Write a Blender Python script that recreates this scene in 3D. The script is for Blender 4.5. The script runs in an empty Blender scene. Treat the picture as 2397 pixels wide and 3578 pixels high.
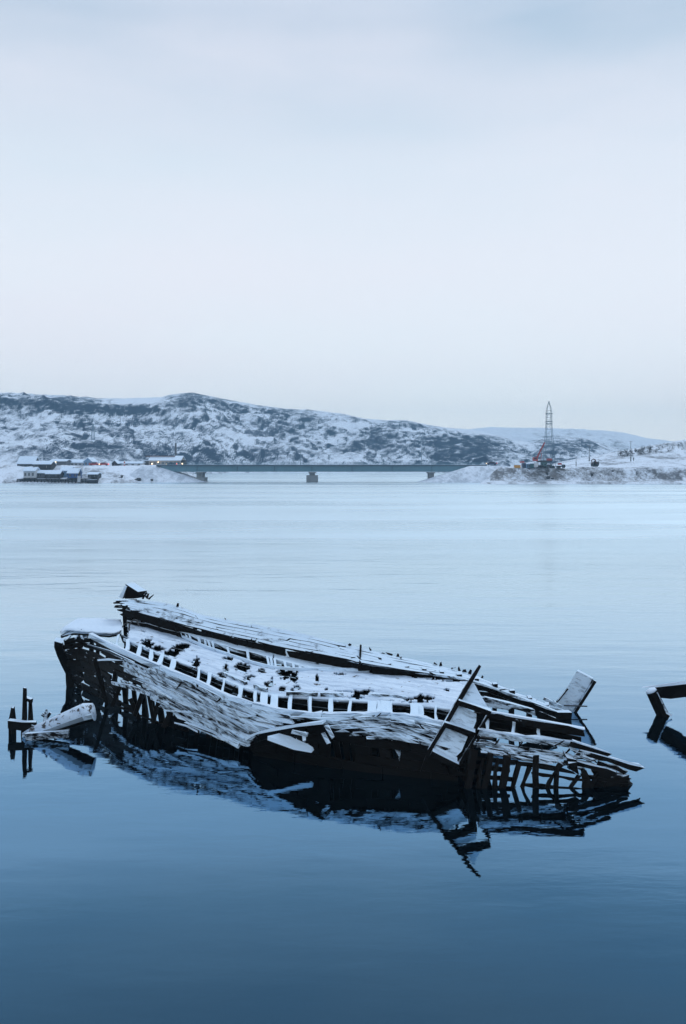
import bpy, bmesh, math, random
import numpy as np
from mathutils import Vector, noise as mnoise, Matrix
R = math.radians
random.seed(7)

# ------------------------------------------------------------------ camera, world, sun, exposure
S = bpy.context.scene
F, CX, HY, HCAM = 3300.0, 1198.5, 1620.0, 8.0      # focal length, centre and horizon in photograph pixels; eye height in metres
PW, PH = 2397.0, 3578.0
cam_data = bpy.data.cameras.new('camera')
cam = bpy.data.objects.new('camera', cam_data)
S.collection.objects.link(cam)
cam.location = (0, 0, HCAM)
cam.rotation_euler = (math.pi / 2, 0, 0)
cam_data.sensor_fit = 'VERTICAL'
cam_data.sensor_height = 36.0
cam_data.sensor_width = 36.0 * PW / PH
cam_data.lens = 36.0 * F / PH
cam_data.shift_y = (HY - PH / 2) / PH
cam_data.clip_start = 0.1
cam_data.clip_end = 20000
S.camera = cam

SUN_EL, SUN_AZ = 52.0, 35.0        # daylight through a thin cloud layer, from beyond the inlet
world = bpy.data.worlds.new('World')
S.world = world
world.use_nodes = True
wn = world.node_tree
wn.nodes.clear()
def wnode(t, **k):
    n = wn.nodes.new(t)
    for a, b in k.items(): setattr(n, a, b)
    return n
wout = wnode('ShaderNodeOutputWorld'); wbg = wnode('ShaderNodeBackground')
wn.links.new(wbg.outputs[0], wout.inputs[0])
sky = wnode('ShaderNodeTexSky', sky_type='NISHITA', sun_disc=False)
sky.sun_elevation = R(SUN_EL); sky.sun_rotation = R(SUN_AZ)
skm = wnode('ShaderNodeMix', data_type='RGBA', blend_type='MULTIPLY'); skm.inputs[0].default_value = 1
wn.links.new(sky.outputs[0], skm.inputs[6]); skm.inputs[7].default_value = (0.09, 0.09, 0.09, 1)
wtc = wnode('ShaderNodeTexCoord'); wsep = wnode('ShaderNodeSeparateXYZ')
wn.links.new(wtc.outputs['Generated'], wsep.inputs[0])
wr = wnode('ShaderNodeValToRGB')
def lin(r, g, b):
    f = lambda c: (c / 255 / 12.92) if c / 255 <= 0.04045 else ((c / 255 + 0.055) / 1.055) ** 2.4
    return (f(r), f(g), f(b), 1)
els = [(0.0, lin(246, 252, 254)), (0.035, lin(240, 247, 250)), (0.09, lin(230, 239, 245)), (0.2, lin(224, 230, 238)), (0.3, lin(209, 220, 231)),
       (0.42, lin(164, 187, 208)), (0.6, lin(176, 199, 226)), (1.0, lin(170, 196, 227))]
cr = wr.color_ramp
cr.elements[0].position, cr.elements[0].color = els[0]
cr.elements[1].position, cr.elements[1].color = els[-1]
for p, c in els[1:-1]:
    e = cr.elements.new(p); e.color = c
wn.links.new(wsep.outputs[2], wr.inputs[0])
wmap = wnode('ShaderNodeMapping'); wmap.inputs['Scale'].default_value = (1.2, 1.2, 4.5)
wn.links.new(wtc.outputs['Generated'], wmap.inputs[0])
wno = wnode('ShaderNodeTexNoise'); wno.inputs['Scale'].default_value = 1.6; wno.inputs['Detail'].default_value = 5
wn.links.new(wmap.outputs[0], wno.inputs['Vector'])
wcl = wnode('ShaderNodeMapRange'); wcl.inputs[1].default_value = 0.35; wcl.inputs[2].default_value = 0.7
wcl.inputs[3].default_value = 0.0; wcl.inputs[4].default_value = 0.55
wn.links.new(wno.outputs[0], wcl.inputs[0])
wpk = wnode('ShaderNodeMix', data_type='RGBA'); wn.links.new(wcl.outputs[0], wpk.inputs[0])
wn.links.new(wr.outputs[0], wpk.inputs[6]); wpk.inputs[7].default_value = lin(229, 227, 236)
wmx = wnode('ShaderNodeMix', data_type='RGBA'); wmx.inputs[0].default_value = 0.95
wn.links.new(skm.outputs[2], wmx.inputs[6]); wn.links.new(wpk.outputs[2], wmx.inputs[7])
wn.links.new(wmx.outputs[2], wbg.inputs[0]); wbg.inputs[1].default_value = 1.0

sun_data = bpy.data.lights.new('sun', 'SUN')
sun_data.energy = 0.8; sun_data.angle = R(16); sun_data.color = (0.86, 0.94, 1.0)
sun = bpy.data.objects.new('sun', sun_data); S.collection.objects.link(sun)
sd = Vector((math.sin(R(SUN_AZ)) * math.cos(R(SUN_EL)), math.cos(R(SUN_AZ)) * math.cos(R(SUN_EL)), math.sin(R(SUN_EL))))
sun.rotation_euler = sd.to_track_quat('Z', 'Y').to_euler()
vs = S.view_settings
vs.view_transform = 'Standard'; vs.look = 'None'; vs.exposure = 0.28; vs.gamma = 1.0
S.cycles.max_bounces = 6
S.cycles.volume_bounces = 0

# ------------------------------------------------------------------ materials
MATS = {}
class NT:
    def __init__(s, name):
        s.m = bpy.data.materials.new(name); s.m.use_nodes = True
        s.t = s.m.node_tree; s.b = s.t.nodes['Principled BSDF']
        MATS[name] = s.m
    def n(s, t, **k):
        x = s.t.nodes.new(t)
        for a, b in k.items(): setattr(x, a, b)
        return x
    def l(s, a, b): s.t.links.new(a, b)
    def pos(s, scale=(1, 1, 1), rot=(0, 0, 0)):
        g = s.n('ShaderNodeNewGeometry'); mp = s.n('ShaderNodeMapping', vector_type='TEXTURE')
        mp.inputs['Rotation'].default_value = rot
        mp.inputs['Scale'].default_value = [1 / v for v in scale]
        s.l(g.outputs['Position'], mp.inputs[0]); return mp.outputs[0]
    def noise(s, vec, scale=1, detail=4, rough=0.55, dist=0):
        x = s.n('ShaderNodeTexNoise'); x.inputs['Scale'].default_value = scale; x.inputs['Detail'].default_value = detail
        x.inputs['Roughness'].default_value = rough; x.inputs['Distortion'].default_value = dist
        s.l(vec, x.inputs['Vector']); return x.outputs[0]
    def rng(s, v, a, b, c=0, d=1):
        x = s.n('ShaderNodeMapRange'); x.inputs[1].default_value = a; x.inputs[2].default_value = b
        x.inputs[3].default_value = c; x.inputs[4].default_value = d; s.l(v, x.inputs[0]); return x.outputs[0]
    def math(s, op, a, b=None):
        x = s.n('ShaderNodeMath', operation=op)
        for i, v in enumerate((a, b)):
            if v is None: continue
            if isinstance(v, (int, float)): x.inputs[i].default_value = v
            else: s.l(v, x.inputs[i])
        return x.outputs[0]
    def mix(s, f, a, b):
        x = s.n('ShaderNodeMix', data_type='RGBA')
        if isinstance(f, (int, float)): x.inputs[0].default_value = f
        else: s.l(f, x.inputs[0])
        for i, v in ((6, a), (7, b)):
            if isinstance(v, tuple): x.inputs[i].default_value = v if len(v) == 4 else v + (1,)
            else: s.l(v, x.inputs[i])
        return x.outputs[2]
    def bump(s, h, dist, strength=1.0):
        x = s.n('ShaderNodeBump'); x.inputs['Distance'].default_value = dist; x.inputs['Strength'].default_value = strength
        s.l(h, x.inputs['Height']); s.l(x.outputs[0], s.b.inputs['Normal']); return x
    def nz(s):
        g = s.n('ShaderNodeNewGeometry'); x = s.n('ShaderNodeSeparateXYZ'); s.l(g.outputs['True Normal'], x.inputs[0]); return x.outputs[2]

SNOW = (0.62, 0.76, 0.88)
SHIP_ROT = (0, 0, R(-30))
def plain(name, col, rough=0.7, var=0.25, scale=3.0, metal=0.0):
    t = NT(name); p = t.pos()
    nn = t.noise(p, scale, 5)
    t.l(t.mix(nn, tuple(c * (1 - var) for c in col), tuple(c * (1 + var) for c in col)), t.b.inputs['Base Color'])
    t.b.inputs['Roughness'].default_value = rough; t.b.inputs['Metallic'].default_value = metal
    return t.m
def snowy_wood(name, cover, top=0.5, soft=0.035, rot=SHIP_ROT, tilt=0.25, base=(0.0016, 0.0014, 0.0013), base2=(0.0065, 0.005, 0.0045)):
    """wet dark timber; snow lies on faces that look up and sticks to the sides in streaks along the grain (cover 0..1)"""
    t = NT(name)
    p = t.pos((0.32, 8, 11), (0, tilt, rot[2]))
    pf = t.pos((1.6, 14, 22), (0, tilt, rot[2]))
    g1 = t.noise(p, 1.0, 6, 0.62, 0.35); g2 = t.noise(pf, 1.0, 4, 0.6, 0.2)
    pm = t.pos((1, 1, 1)); g3 = t.noise(pm, 2.6, 4, 0.6)
    wood = t.mix(g2, base, base2)
    nz = t.nz()
    topf = t.rng(t.math('ADD', nz, t.math('MULTIPLY', t.math('SUBTRACT', g3, 0.5), 0.9)), top - 0.08, top + 0.08)
    k = t.math('ADD', t.math('MULTIPLY', g1, 0.55), t.math('ADD', t.math('MULTIPLY', g2, 0.25), t.math('MULTIPLY', g3, 0.2)))
    th = 0.66 - 0.30 * cover
    oi = t.n('ShaderNodeObjectInfo'); k = t.math('ADD', k, t.math('MULTIPLY', t.math('SUBTRACT', oi.outputs['Random'], 0.5), 0.11))
    side = t.rng(k, th - soft, th + soft)
    up = t.rng(nz, -0.35, -0.1)          # nothing sticks to undersides
    side = t.math('MULTIPLY', side, up)
    if cover <= 0: f = topf
    else: f = t.math('MAXIMUM', topf, side)
    t.l(t.mix(f, wood, SNOW), t.b.inputs['Base Color'])
    t.l(t.rng(f, 0, 1, 0.55, 0.8), t.b.inputs['Roughness'])
    t.b.inputs['Specular IOR Level'].default_value = 0.08
    t.bump(t.math('ADD', t.math('MULTIPLY', g2, 0.5), t.math('MULTIPLY', f, 0.6)), 0.03, 0.8)
    return t.m
snowy_wood('wood_dark', -1, 0.55)
snowy_wood('wood_bow', 0.12, 1.25)
snowy_wood('wood_black', -1, 1.25)
snowy_wood('wood_plastered', 0.67, 0.5, 0.06)
snowy_wood('wood_half', 0.55, 0.45, 0.07)
snowy_wood('wood_full', 0.95, 0.25, 0.07)
snowy_wood('wood_board', 0.86, 0.6, 0.10)
snowy_wood('wood_far', 0.72, 0.66, 0.05)
def snow_mat(name, speck, scale, dark=(0.05, 0.045, 0.045)):
    t = NT(name)
    p = t.pos(); a = t.noise(p, scale, 6, 0.65); b = t.noise(p, scale * 5, 4)
    f = t.rng(a, 0.5 - speck, 0.56 - speck) if speck < 0.4 else None
    thin = t.noise(t.pos((0.5, 2.2, 1), SHIP_ROT), 1.6, 5, 0.65)
    col = t.mix(b, (0.58, 0.71, 0.85), (0.68, 0.79, 0.89))
    if speck < 0.4: col = t.mix(t.rng(thin, 0.36, 0.58), (0.42, 0.53, 0.66), col)
    if f is not None: col = t.mix(f, dark, col)
    t.l(col, t.b.inputs['Base Color']); t.b.inputs['Roughness'].default_value = 0.75
    t.b.inputs['Subsurface Weight'].default_value = 0.0
    t.bump(t.math('ADD', a, t.math('MULTIPLY', b, 0.35)), 0.08, 0.7)
    return t.m
plain('blackout_wood', (0.004, 0.0035, 0.003), 0.9, 0.4, 4)  # near-black timber of the added light-blocking planks
snow_mat('snow', 0.17, 3.4)
snow_mat('snow_clean', 0.5, 2.2)
snow_mat('snow_speckled', 0.1, 6.0)

# water: a dark body under a reflecting surface whose strength and tint follow the Fresnel term
t = NT('water')
g = t.n('ShaderNodeNewGeometry'); sx = t.n('ShaderNodeSeparateXYZ'); t.l(g.outputs['Position'], sx.inputs[0])
yy = sx.outputs[1]
far = t.rng(yy, 32, 105)
patch = t.noise(t.pos((0.010, 0.045, 1)), 1.0, 4, 0.6)
patch = t.rng(patch, 0.38, 0.62)
rough = t.math('ADD', t.math('MULTIPLY', far, 0.22), t.math('MULTIPLY', t.math('MULTIPLY', far, patch), 0.12))
rough = t.math('ADD', rough, 0.012)
n1 = t.noise(t.pos((0.9, 2.6, 1)), 1.0, 3, 0.5, 0.3)
n2 = t.noise(t.pos((0.16, 0.5, 1)), 1.0, 2, 0.5)
n3 = t.noise(t.pos((3.2, 8.0, 1)), 1.0, 2, 0.5)
near_a = t.rng(yy, 20, 60, 0.0018, 0.0065)
wind = t.rng(t.noise(t.pos((0.05, 0.16, 1)), 1.0, 3, 0.6), 0.38, 0.64, 0.55, 2.1)
near_a = t.math('MULTIPLY', near_a, wind)
h = t.math('MULTIPLY', n1, near_a)
h = t.math('ADD', h, t.math('MULTIPLY', t.math('MULTIPLY', n2, near_a), 4.0))
h = t.math('ADD', h, t.math('MULTIPLY', t.math('MULTIPLY', n3, near_a), 0.22))
bmp = t.n('ShaderNodeBump'); bmp.inputs['Distance'].default_value = 1.0; t.l(h, bmp.inputs['Height'])
fre = t.n('ShaderNodeFresnel'); fre.inputs[0].default_value = 1.333; t.l(bmp.outputs[0], fre.inputs['Normal'])
rp = t.n('ShaderNodeValToRGB'); t.l(fre.outputs[0], rp.inputs[0])
stops = [(0.0, (0.01, 0.02, 0.03)), (0.06, (0.06, 0.13, 0.19)), (0.09, (0.105, 0.22, 0.32)), (0.12, (0.18, 0.34, 0.49)), (0.155, (0.205, 0.375, 0.54)), (0.20, (0.30, 0.475, 0.64)), (0.35, (0.58, 0.74, 0.85)), (0.5, (0.72, 0.85, 0.92)), (1.0, (0.75, 0.87, 0.93))]
ce = rp.color_ramp.elements
ce[0].position, ce[0].color = stops[0][0], stops[0][1] + (1,)
ce[1].position, ce[1].color = stops[-1][0], stops[-1][1] + (1,)
for p_, c_ in stops[1:-1]:
    e_ = ce.new(p_); e_.color = c_ + (1,)
gl = t.n('ShaderNodeBsdfGlossy'); t.l(rp.outputs[0], gl.inputs['Color']); t.l(rough, gl.inputs['Roughness']); t.l(bmp.outputs[0], gl.inputs['Normal'])
df = t.n('ShaderNodeBsdfDiffuse'); df.inputs[0].default_value = (0.0003, 0.0008, 0.0012, 1)
ad = t.n('ShaderNodeAddShader'); t.l(gl.outputs[0], ad.inputs[0]); t.l(df.outputs[0], ad.inputs[1])
om = [n_ for n_ in t.t.nodes if n_.type == 'OUTPUT_MATERIAL'][0]
t.l(ad.outputs[0], om.inputs['Surface']); t.t.nodes.remove(t.b)

# terrain: snow over rock and birch scrub
def terrain(name, cover, s1, s2, dark=(0.035, 0.035, 0.04), brown=(0.07, 0.055, 0.045), slope=1.0, land=False):
    t = NT(name)
    p = t.pos((1, 0.6, 1.5), (R(8), R(18), 0)); q = t.pos((1, 1, 1.6), (0, R(22), R(20)))
    a = t.noise(p, s1, 6, 0.68, 0.5); b = t.noise(q, s2, 5, 0.7, 0.6); c = t.noise(p, s1 * 0.25, 3)
    nz = t.nz()
    k = t.math('ADD', t.math('MULTIPLY', a, 0.36), t.math('ADD', t.math('MULTIPLY', b, 0.34), t.math('MULTIPLY', c, 0.30)))
    k = t.math('ADD', k, t.math('MULTIPLY', t.math('SUBTRACT', nz, 0.93), 0.55 * slope))
    if land:
        at = t.n('ShaderNodeAttribute', attribute_name='land'); k = t.math('ADD', k, at.outputs['Fac'])
    f = t.rng(k, 0.5 - cover - 0.05, 0.5 - cover + 0.06)
    dk = t.mix(b, dark, brown)
    t.l(t.mix(f, dk, (0.70, 0.77, 0.85)), t.b.inputs['Base Color']); t.b.inputs['Roughness'].default_value = 0.9
    t.b.inputs['Specular IOR Level'].default_value = 0.1
    return t
terrain('hill', 0.033, 0.10, 0.8, (0.007, 0.026, 0.06), (0.018, 0.038, 0.068), 1.0, True)  # haze blue is mixed into the dark rock and scrub colours
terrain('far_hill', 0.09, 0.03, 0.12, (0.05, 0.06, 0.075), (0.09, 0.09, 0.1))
terrain('bank', 0.045, 0.2, 1.1, (0.10, 0.115, 0.14), (0.18, 0.175, 0.175), 0.3)
terrain('riprap', 0.03, 0.5, 2.2, (0.36, 0.42, 0.49), (0.46, 0.52, 0.58), 0.15)
terrain('grassy_bank', 0.015, 0.22, 1.0, (0.09, 0.11, 0.135), (0.24, 0.22, 0.205), 0.1)

plain('rust', (0.09, 0.035, 0.025), 0.8, 0.4, 8)
plain('concrete', (0.22, 0.24, 0.25), 0.85, 0.15, 0.6)
plain('bridge_paint', (0.12, 0.235, 0.29), 0.6, 0.12, 0.4)
plain('bridge_dark', (0.05, 0.09, 0.12), 0.7, 0.2, 0.4)
plain('asphalt', (0.05, 0.05, 0.052), 0.9)
plain('steel', (0.13, 0.20, 0.26), 0.55, 0.15)
plain('dark_steel', (0.03, 0.032, 0.036), 0.6)
plain('red_paint', (0.36, 0.04, 0.04), 0.5, 0.15)
plain('yellow_paint', (0.55, 0.27, 0.05), 0.6, 0.15)
plain('white_paint', (0.62, 0.64, 0.66), 0.6, 0.1)
plain('blue_paint', (0.035, 0.10, 0.28), 0.6, 0.15)
plain('light_blue_paint', (0.16, 0.28, 0.42), 0.6, 0.15)
plain('dark_blue_paint', (0.02, 0.035, 0.08), 0.5, 0.15)
plain('teal_paint', (0.05, 0.13, 0.14), 0.5, 0.15)
plain('grey_board', (0.09, 0.095, 0.105), 0.8, 0.3)
plain('dark_board', (0.028, 0.028, 0.032), 0.85, 0.35)
plain('plaster', (0.36, 0.33, 0.30), 0.9, 0.15)
plain('pale_plaster', (0.50, 0.53, 0.56), 0.9, 0.12)
plain('window_glass', (0.012, 0.015, 0.02), 0.15, 0.1)
plain('rubber', (0.015, 0.015, 0.015), 0.9, 0.1)
plain('rock', (0.05, 0.05, 0.055), 0.9, 0.4)
plain('cloth', (0.02, 0.022, 0.03), 0.9, 0.3)
plain('skin', (0.45, 0.28, 0.2), 0.6, 0.1)
plain('twig', (0.035, 0.028, 0.025), 0.9, 0.3)
def lamp_mat(name, col, e):
    t = NT(name); t.b.inputs['Base Color'].default_value = col + (1,)
    t.b.inputs['Emission Color'].default_value = col + (1,); t.b.inputs['Emission Strength'].default_value = e
lamp_mat('warm_lamp', (1.0, 0.72, 0.42), 3.5)
lamp_mat('window_lit', (1.0, 0.82, 0.55), 1.6)
lamp_mat('red_lamp', (1.0, 0.16, 0.12), 3.5)

# ------------------------------------------------------------------ helpers
C = S.collection
def P(px, py, h=None, D=None):
    """photograph pixel + height above the water (or distance) -> point"""
    if D is None: D = (HCAM - h) * F / (py - HY)
    return Vector(((px - CX) * D / F, D, HCAM - (py - HY) * D / F))
def tag(o, label=None, cat=None, group=None, kind=None):
    if label: o['label'] = label
    if cat: o['category'] = cat
    if group: o['group'] = group
    if kind: o['kind'] = kind
    return o
def empty(name, loc, label=None, cat=None, group=None):
    o = bpy.data.objects.new(name, None); C.objects.link(o); o.location = loc; o.empty_display_size = 0.2
    return tag(o, label, cat, group)
class MB:
    def __init__(s): s.v = []; s.f = []
    def add(s, vs_, fs):
        k = len(s.v); s.v += [Vector(v) for v in vs_]; s.f += [tuple(i + k for i in f) for f in fs]; return s
    def box(s, c, d, rz=0, M=None):
        x, y, z = d[0] / 2, d[1] / 2, d[2] / 2
        pts = [Vector((a * x, b * y, e * z)) for e in (-1, 1) for b in (-1, 1) for a in (-1, 1)]
        m = (Matrix.Rotation(rz, 3, 'Z') if M is None else M)
        return s.add([m @ p + Vector(c) for p in pts], [(0, 2, 3, 1), (4, 5, 7, 6), (0, 1, 5, 4), (2, 6, 7, 3), (0, 4, 6, 2), (1, 3, 7, 5)])
    def beam(s, path, w, t, up=(0, 0, 1), jit=0.0, taper=None, rag=0.0):
        """rectangular timber swept along points; w across, t along up"""
        n = len(path); ring = []
        for i, p in enumerate(path):
            p = Vector(p)
            d = (Vector(path[min(i + 1, n - 1)]) - Vector(path[max(i - 1, 0)])).normalized()
            sd_ = d.cross(Vector(up))
            if sd_.length < 1e-4: sd_ = d.cross(Vector((1, 0, 0)))
            sd_.normalize(); u2 = sd_.cross(d).normalized()
            k = 1 if taper is None else taper[i]
            for a, b in ((-1, -1), (1, -1), (1, 1), (-1, 1)):
                q = p + sd_ * (a * w / 2 * k) + u2 * (b * t / 2 * k)
                if jit: q += Vector((random.gauss(0, jit), random.gauss(0, jit), random.gauss(0, jit)))
                if rag and i in (0, n - 1): q += d * random.uniform(-rag, rag)
                ring.append(q)
        fs = [(0, 3, 2, 1)]
        for i in range(n - 1):
            for k in range(4):
                a = i * 4 + k; b = i * 4 + (k + 1) % 4
                fs.append((a, b, b + 4, a + 4))
        e = (n - 1) * 4; fs.append((e, e + 1, e + 2, e + 3))
        return s.add(ring, fs)
    def tube(s, path, r, seg=8, cap=True):
        n = len(path); ring = []; rr = r if isinstance(r, (list, tuple)) else [r] * n
        for i, p in enumerate(path):
            d = (Vector(path[min(i + 1, n - 1)]) - Vector(path[max(i - 1, 0)])).normalized()
            a = d.orthogonal().normalized() if abs(d.z) > 0.9 else d.cross(Vector((0, 0, 1))).normalized()
            b = d.cross(a)
            for k in range(seg):
                th = 2 * math.pi * k / seg
                ring.append(Vector(p) + a * math.cos(th) * rr[i] + b * math.sin(th) * rr[i])
        fs = []
        for i in range(n - 1):
            for k in range(seg):
                k2 = (k + 1) % seg
                fs.append((i * seg + k, i * seg + k2, (i + 1) * seg + k2, (i + 1) * seg + k))
        if cap: fs += [tuple(range(seg))[::-1], tuple(range((n - 1) * seg, n * seg))]
        return s.add(ring, fs)
    def prism(s, poly, d):
        """polygon of points pushed along vector d"""
        n = len(poly); d = Vector(d); p = [Vector(q) for q in poly]
        fs = [tuple(range(n)), tuple(range(2 * n - 1, n - 1, -1))]
        fs += [(i, n + i, n + (i + 1) % n, (i + 1) % n) for i in range(n)]
        return s.add(p + [q + d for q in p], fs)
    def build(s, name, mat, parent=None, smooth=False, label=None, kind=None, bevel=0):
        me = bpy.data.meshes.new(name)
        off = Vector((0, 0, 0)); q = parent
        while q is not None: off += q.location; q = q.parent
        me.from_pydata([v - off for v in s.v], [], s.f)
        bm = bmesh.new(); bm.from_mesh(me); bmesh.ops.recalc_face_normals(bm, faces=bm.faces); bm.to_mesh(me); bm.free()
        me.materials.append(MATS[mat])
        if smooth: me.polygons.foreach_set('use_smooth', [True] * len(me.polygons))
        o = bpy.data.objects.new(name, me); C.objects.link(o); o.parent = parent
        if bevel:
            b = o.modifiers.new('bevel', 'BEVEL'); b.width = bevel; b.segments = 1
        if label: o['label'] = label
        if kind: o['kind'] = kind
        return o
    def top(s, name, mat, label, cat, group=None, kind=None, smooth=False):
        """a thing that is one mesh, its origin at its base"""
        lo = min(v.z for v in s.v); n = len(s.v)
        base = Vector((sum(v.x for v in s.v) / n, sum(v.y for v in s.v) / n, lo))
        s.v = [v - base for v in s.v]
        o = s.build(name, mat, None, smooth); o.location = base
        return tag(o, label, cat, group, kind)
class Line:
    """a line of the photograph with heights; evaluated by pixel column"""
    def __init__(s, pts): 
        s.p = np.array(pts, float)
    def _ev(s, x, col):
        X = s.p[:, 0]; Y = s.p[:, col]
        i = int(np.clip(np.searchsorted(X, x) - 1, 0, len(X) - 2))
        h = X[i + 1] - X[i]; u = (x - X[i]) / h
        if u < 0 or u > 1: return Y[i] + (Y[i + 1] - Y[i]) * u
        m = lambda k: (Y[min(k + 1, len(Y) - 1)] - Y[max(k - 1, 0)]) / (X[min(k + 1, len(Y) - 1)] - X[max(k - 1, 0)])
        m0, m1 = m(i) * h, m(i + 1) * h
        return (2*u**3-3*u**2+1)*Y[i] + (u**3-2*u**2+u)*m0 + (-2*u**3+3*u**2)*Y[i+1] + (u**3-u**2)*m1
    def py(s, x): return s._ev(x, 1)
    def h(s, x): return s._ev(x, 2)
    def __call__(s, x): return P(x, s.py(x), s.h(x))
    def D(s, x): return s(x).y
def fbm(p, o=4, s=1.0):
    v, a = 0, 1
    p = Vector(p) * s
    for _ in range(o):
        v += a * mnoise.noise(p); p = p * 2.03; a *= 0.5
    return v
def sst(a, b, x):
    u = min(1, max(0, (x - a) / (b - a))); return u * u * (3 - 2 * u)
def interp(tab, x):
    return float(np.interp(x, [t_[0] for t_ in tab], [t_[1] for t_ in tab]))
def gridmesh(name, nx, ny, fn, mat, smooth=True):
    vs_ = [fn(i / (nx - 1), j / (ny - 1)) for j in range(ny) for i in range(nx)]
    fs = [(j * nx + i, j * nx + i + 1, (j + 1) * nx + i + 1, (j + 1) * nx + i) for j in range(ny - 1) for i in range(nx - 1)]
    me = bpy.data.meshes.new(name); me.from_pydata(vs_, [], fs); me.materials.append(MATS[mat])
    if smooth: me.polygons.foreach_set('use_smooth', [True] * len(me.polygons))
    o = bpy.data.objects.new(name, me); C.objects.link(o); o['kind'] = 'structure'
    return o

# ------------------------------------------------------------------ water, hills, shores
m = MB(); m.add([(-1900, -60, 0), (1900, -60, 0), (1900, 1900, 0), (-1900, 1900, 0)], [(0, 1, 2, 3)])
w = m.build('water', 'water'); w['kind'] = 'structure'

RIDGE = [(-500, 1385), (0, 1372), (85, 1373), (150, 1379), (230, 1381), (330, 1390), (400, 1392), (500, 1390), (560, 1388), (600, 1378), (670, 1371), (740, 1385), (800, 1397),
         (900, 1415), (1000, 1428), (1100, 1433), (1200, 1446), (1270, 1462), (1350, 1468), (1420, 1468), (1500, 1485), (1560, 1494),
         (1650, 1501), (1720, 1516), (1790, 1538), (1850, 1545), (1900, 1533), (1960, 1524), (2030, 1528), (2080, 1542), (2150, 1566), (2250, 1590), (2500, 1600), (3000, 1600)]
BASE = [(-500, 560), (150, 560), (1000, 850), (1500, 860), (1700, 800), (3000, 760)]
RD = [(-500, 1150), (600, 1250), (1200, 1350), (1600, 1350), (1800, 1250), (3000, 1200)]
def wide(u, a, b, ea=0.0, eb=0.0, A=0, B=0):
    if u < ea: return A + (a - A) * u / ea
    if u > 1 - eb: return b + (B - b) * (u - 1 + eb) / eb
    return a + (b - a) * (u - ea) / (1 - ea - eb)
hw = lambda u: wide(u, -420, 2780, .1, .1, -2300, 4500)
def hill_pt(u, v):
    px = hw(u)
    d0, dr = interp(BASE, px), interp(RD, px)
    k = v * 1.16
    D = d0 + (dr - d0) * k
    zr = HCAM + (HY - interp(RIDGE, px)) * dr / F
    z0 = 6.0 * (1 - sst(350, 800, px)) - 0.6
    X = (px - CX) * D / F
    prof = math.sin(min(k, 1) * math.pi / 2) ** 1.08 if k <= 1 else 1 - (k - 1) * 1.2
    q = Vector((X, D * 0.55, 0))
    n = fbm(q, 3, 0.012) * 9 + abs(fbm(q + Vector((31, 7, 0)), 4, 0.03)) * 6.5 + fbm(q, 3, 0.11) * 1.6
    step = 6 * (math.sin(k * 13 + fbm(q, 2, 0.006) * 4))
    fade = sst(0, 0.12, k) * (1 - 0.93 * sst(0.5, 0.97, k))
    z = z0 + (zr - z0) * prof + (n - 3 + step * (1 - sst(850, 1250, px))) * fade * min(1, (zr / 45))
    return (X, D, z)
hills = gridmesh('hillside', 780, 230, hill_pt, 'hill')
# bring the skyline to the surveyed ridge, column by column
hco = np.empty(len(hills.data.vertices) * 3); hills.data.vertices.foreach_get('co', hco); hco = hco.reshape(230, 780, 3)
sl_ = ((hco[..., 2] - HCAM) / hco[..., 1]).max(axis=0)
tg_ = np.array([(HY - interp(RIDGE, hw(i / 779))) / F for i in range(780)])
rt_ = np.convolve(np.pad(tg_ / np.maximum(sl_, 1e-3), 4, mode='edge'), np.ones(9) / 9, mode='valid')
up_ = hco[..., 2] > HCAM
hco[..., 2] = np.where(up_, HCAM + (hco[..., 2] - HCAM) * rt_[None, :], hco[..., 2])
hills.data.vertices.foreach_set('co', hco.reshape(-1)); hills.data.update()
# land cover: birch scrub and rock faces against open snowfields
LAND = [(150, 1412, 120, 26, -.07), (280, 1408, 70, 30, -.08), (450, 1432, 110, 14, -.07), (670, 1395, 60, 32, -.08), (760, 1398, 60, 14, -.05), (300, 1565, 160, 28, -.04), (470, 1572, 90, 26, -.06), (190, 1585, 100, 20, -.04),
        (1000, 1490, 120, 30, -.03), (1320, 1525, 45, 45, -.07), (1410, 1490, 70, 18, -.06), (1560, 1570, 170, 60, -.06), (1700, 1560, 130, 45, -.06), (1950, 1570, 110, 45, -.05), (960, 1440, 100, 10, -.04),
        (300, 1458, 260, 16, .08), (480, 1398, 90, 14, .09), (720, 1452, 150, 18, .06), (880, 1545, 90, 20, .06), (470, 1545, 120, 12, .05), (1120, 1520, 90, 20, .03), (1700, 1506, 90, 14, .08), (1250, 1480, 120, 12, .05), (1840, 1560, 40, 20, .05), (620, 1500, 200, 14, .03)]
la = hills.data.attributes.new('land', 'FLOAT', 'POINT')
co = np.empty(len(hills.data.vertices) * 3); hills.data.vertices.foreach_get('co', co); co = co.reshape(-1, 3)
hx_ = CX + co[:, 0] * F / co[:, 1]; hy_ = HY + (HCAM - co[:, 2]) * F / co[:, 1]; lv = np.zeros(len(co))
for x_, y_, a_, b_, k_ in LAND: lv += k_ * np.exp(-(((hx_ - x_) / a_) ** 2 + ((hy_ - y_) / b_) ** 2) ** 1.5)
la.data.foreach_set('value', lv.astype(np.float32))
RIDGE2 = [(-500, 1378), (200, 1384), (300, 1383), (450, 1384), (560, 1384), (650, 1400), (900, 1440), (1200, 1480), (1500, 1500), (1640, 1497), (1720, 1489), (1800, 1493), (1900, 1494), (2000, 1496), (2100, 1499), (2180, 1508), (2260, 1528), (2340, 1539), (2500, 1545), (3000, 1550)]
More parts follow.
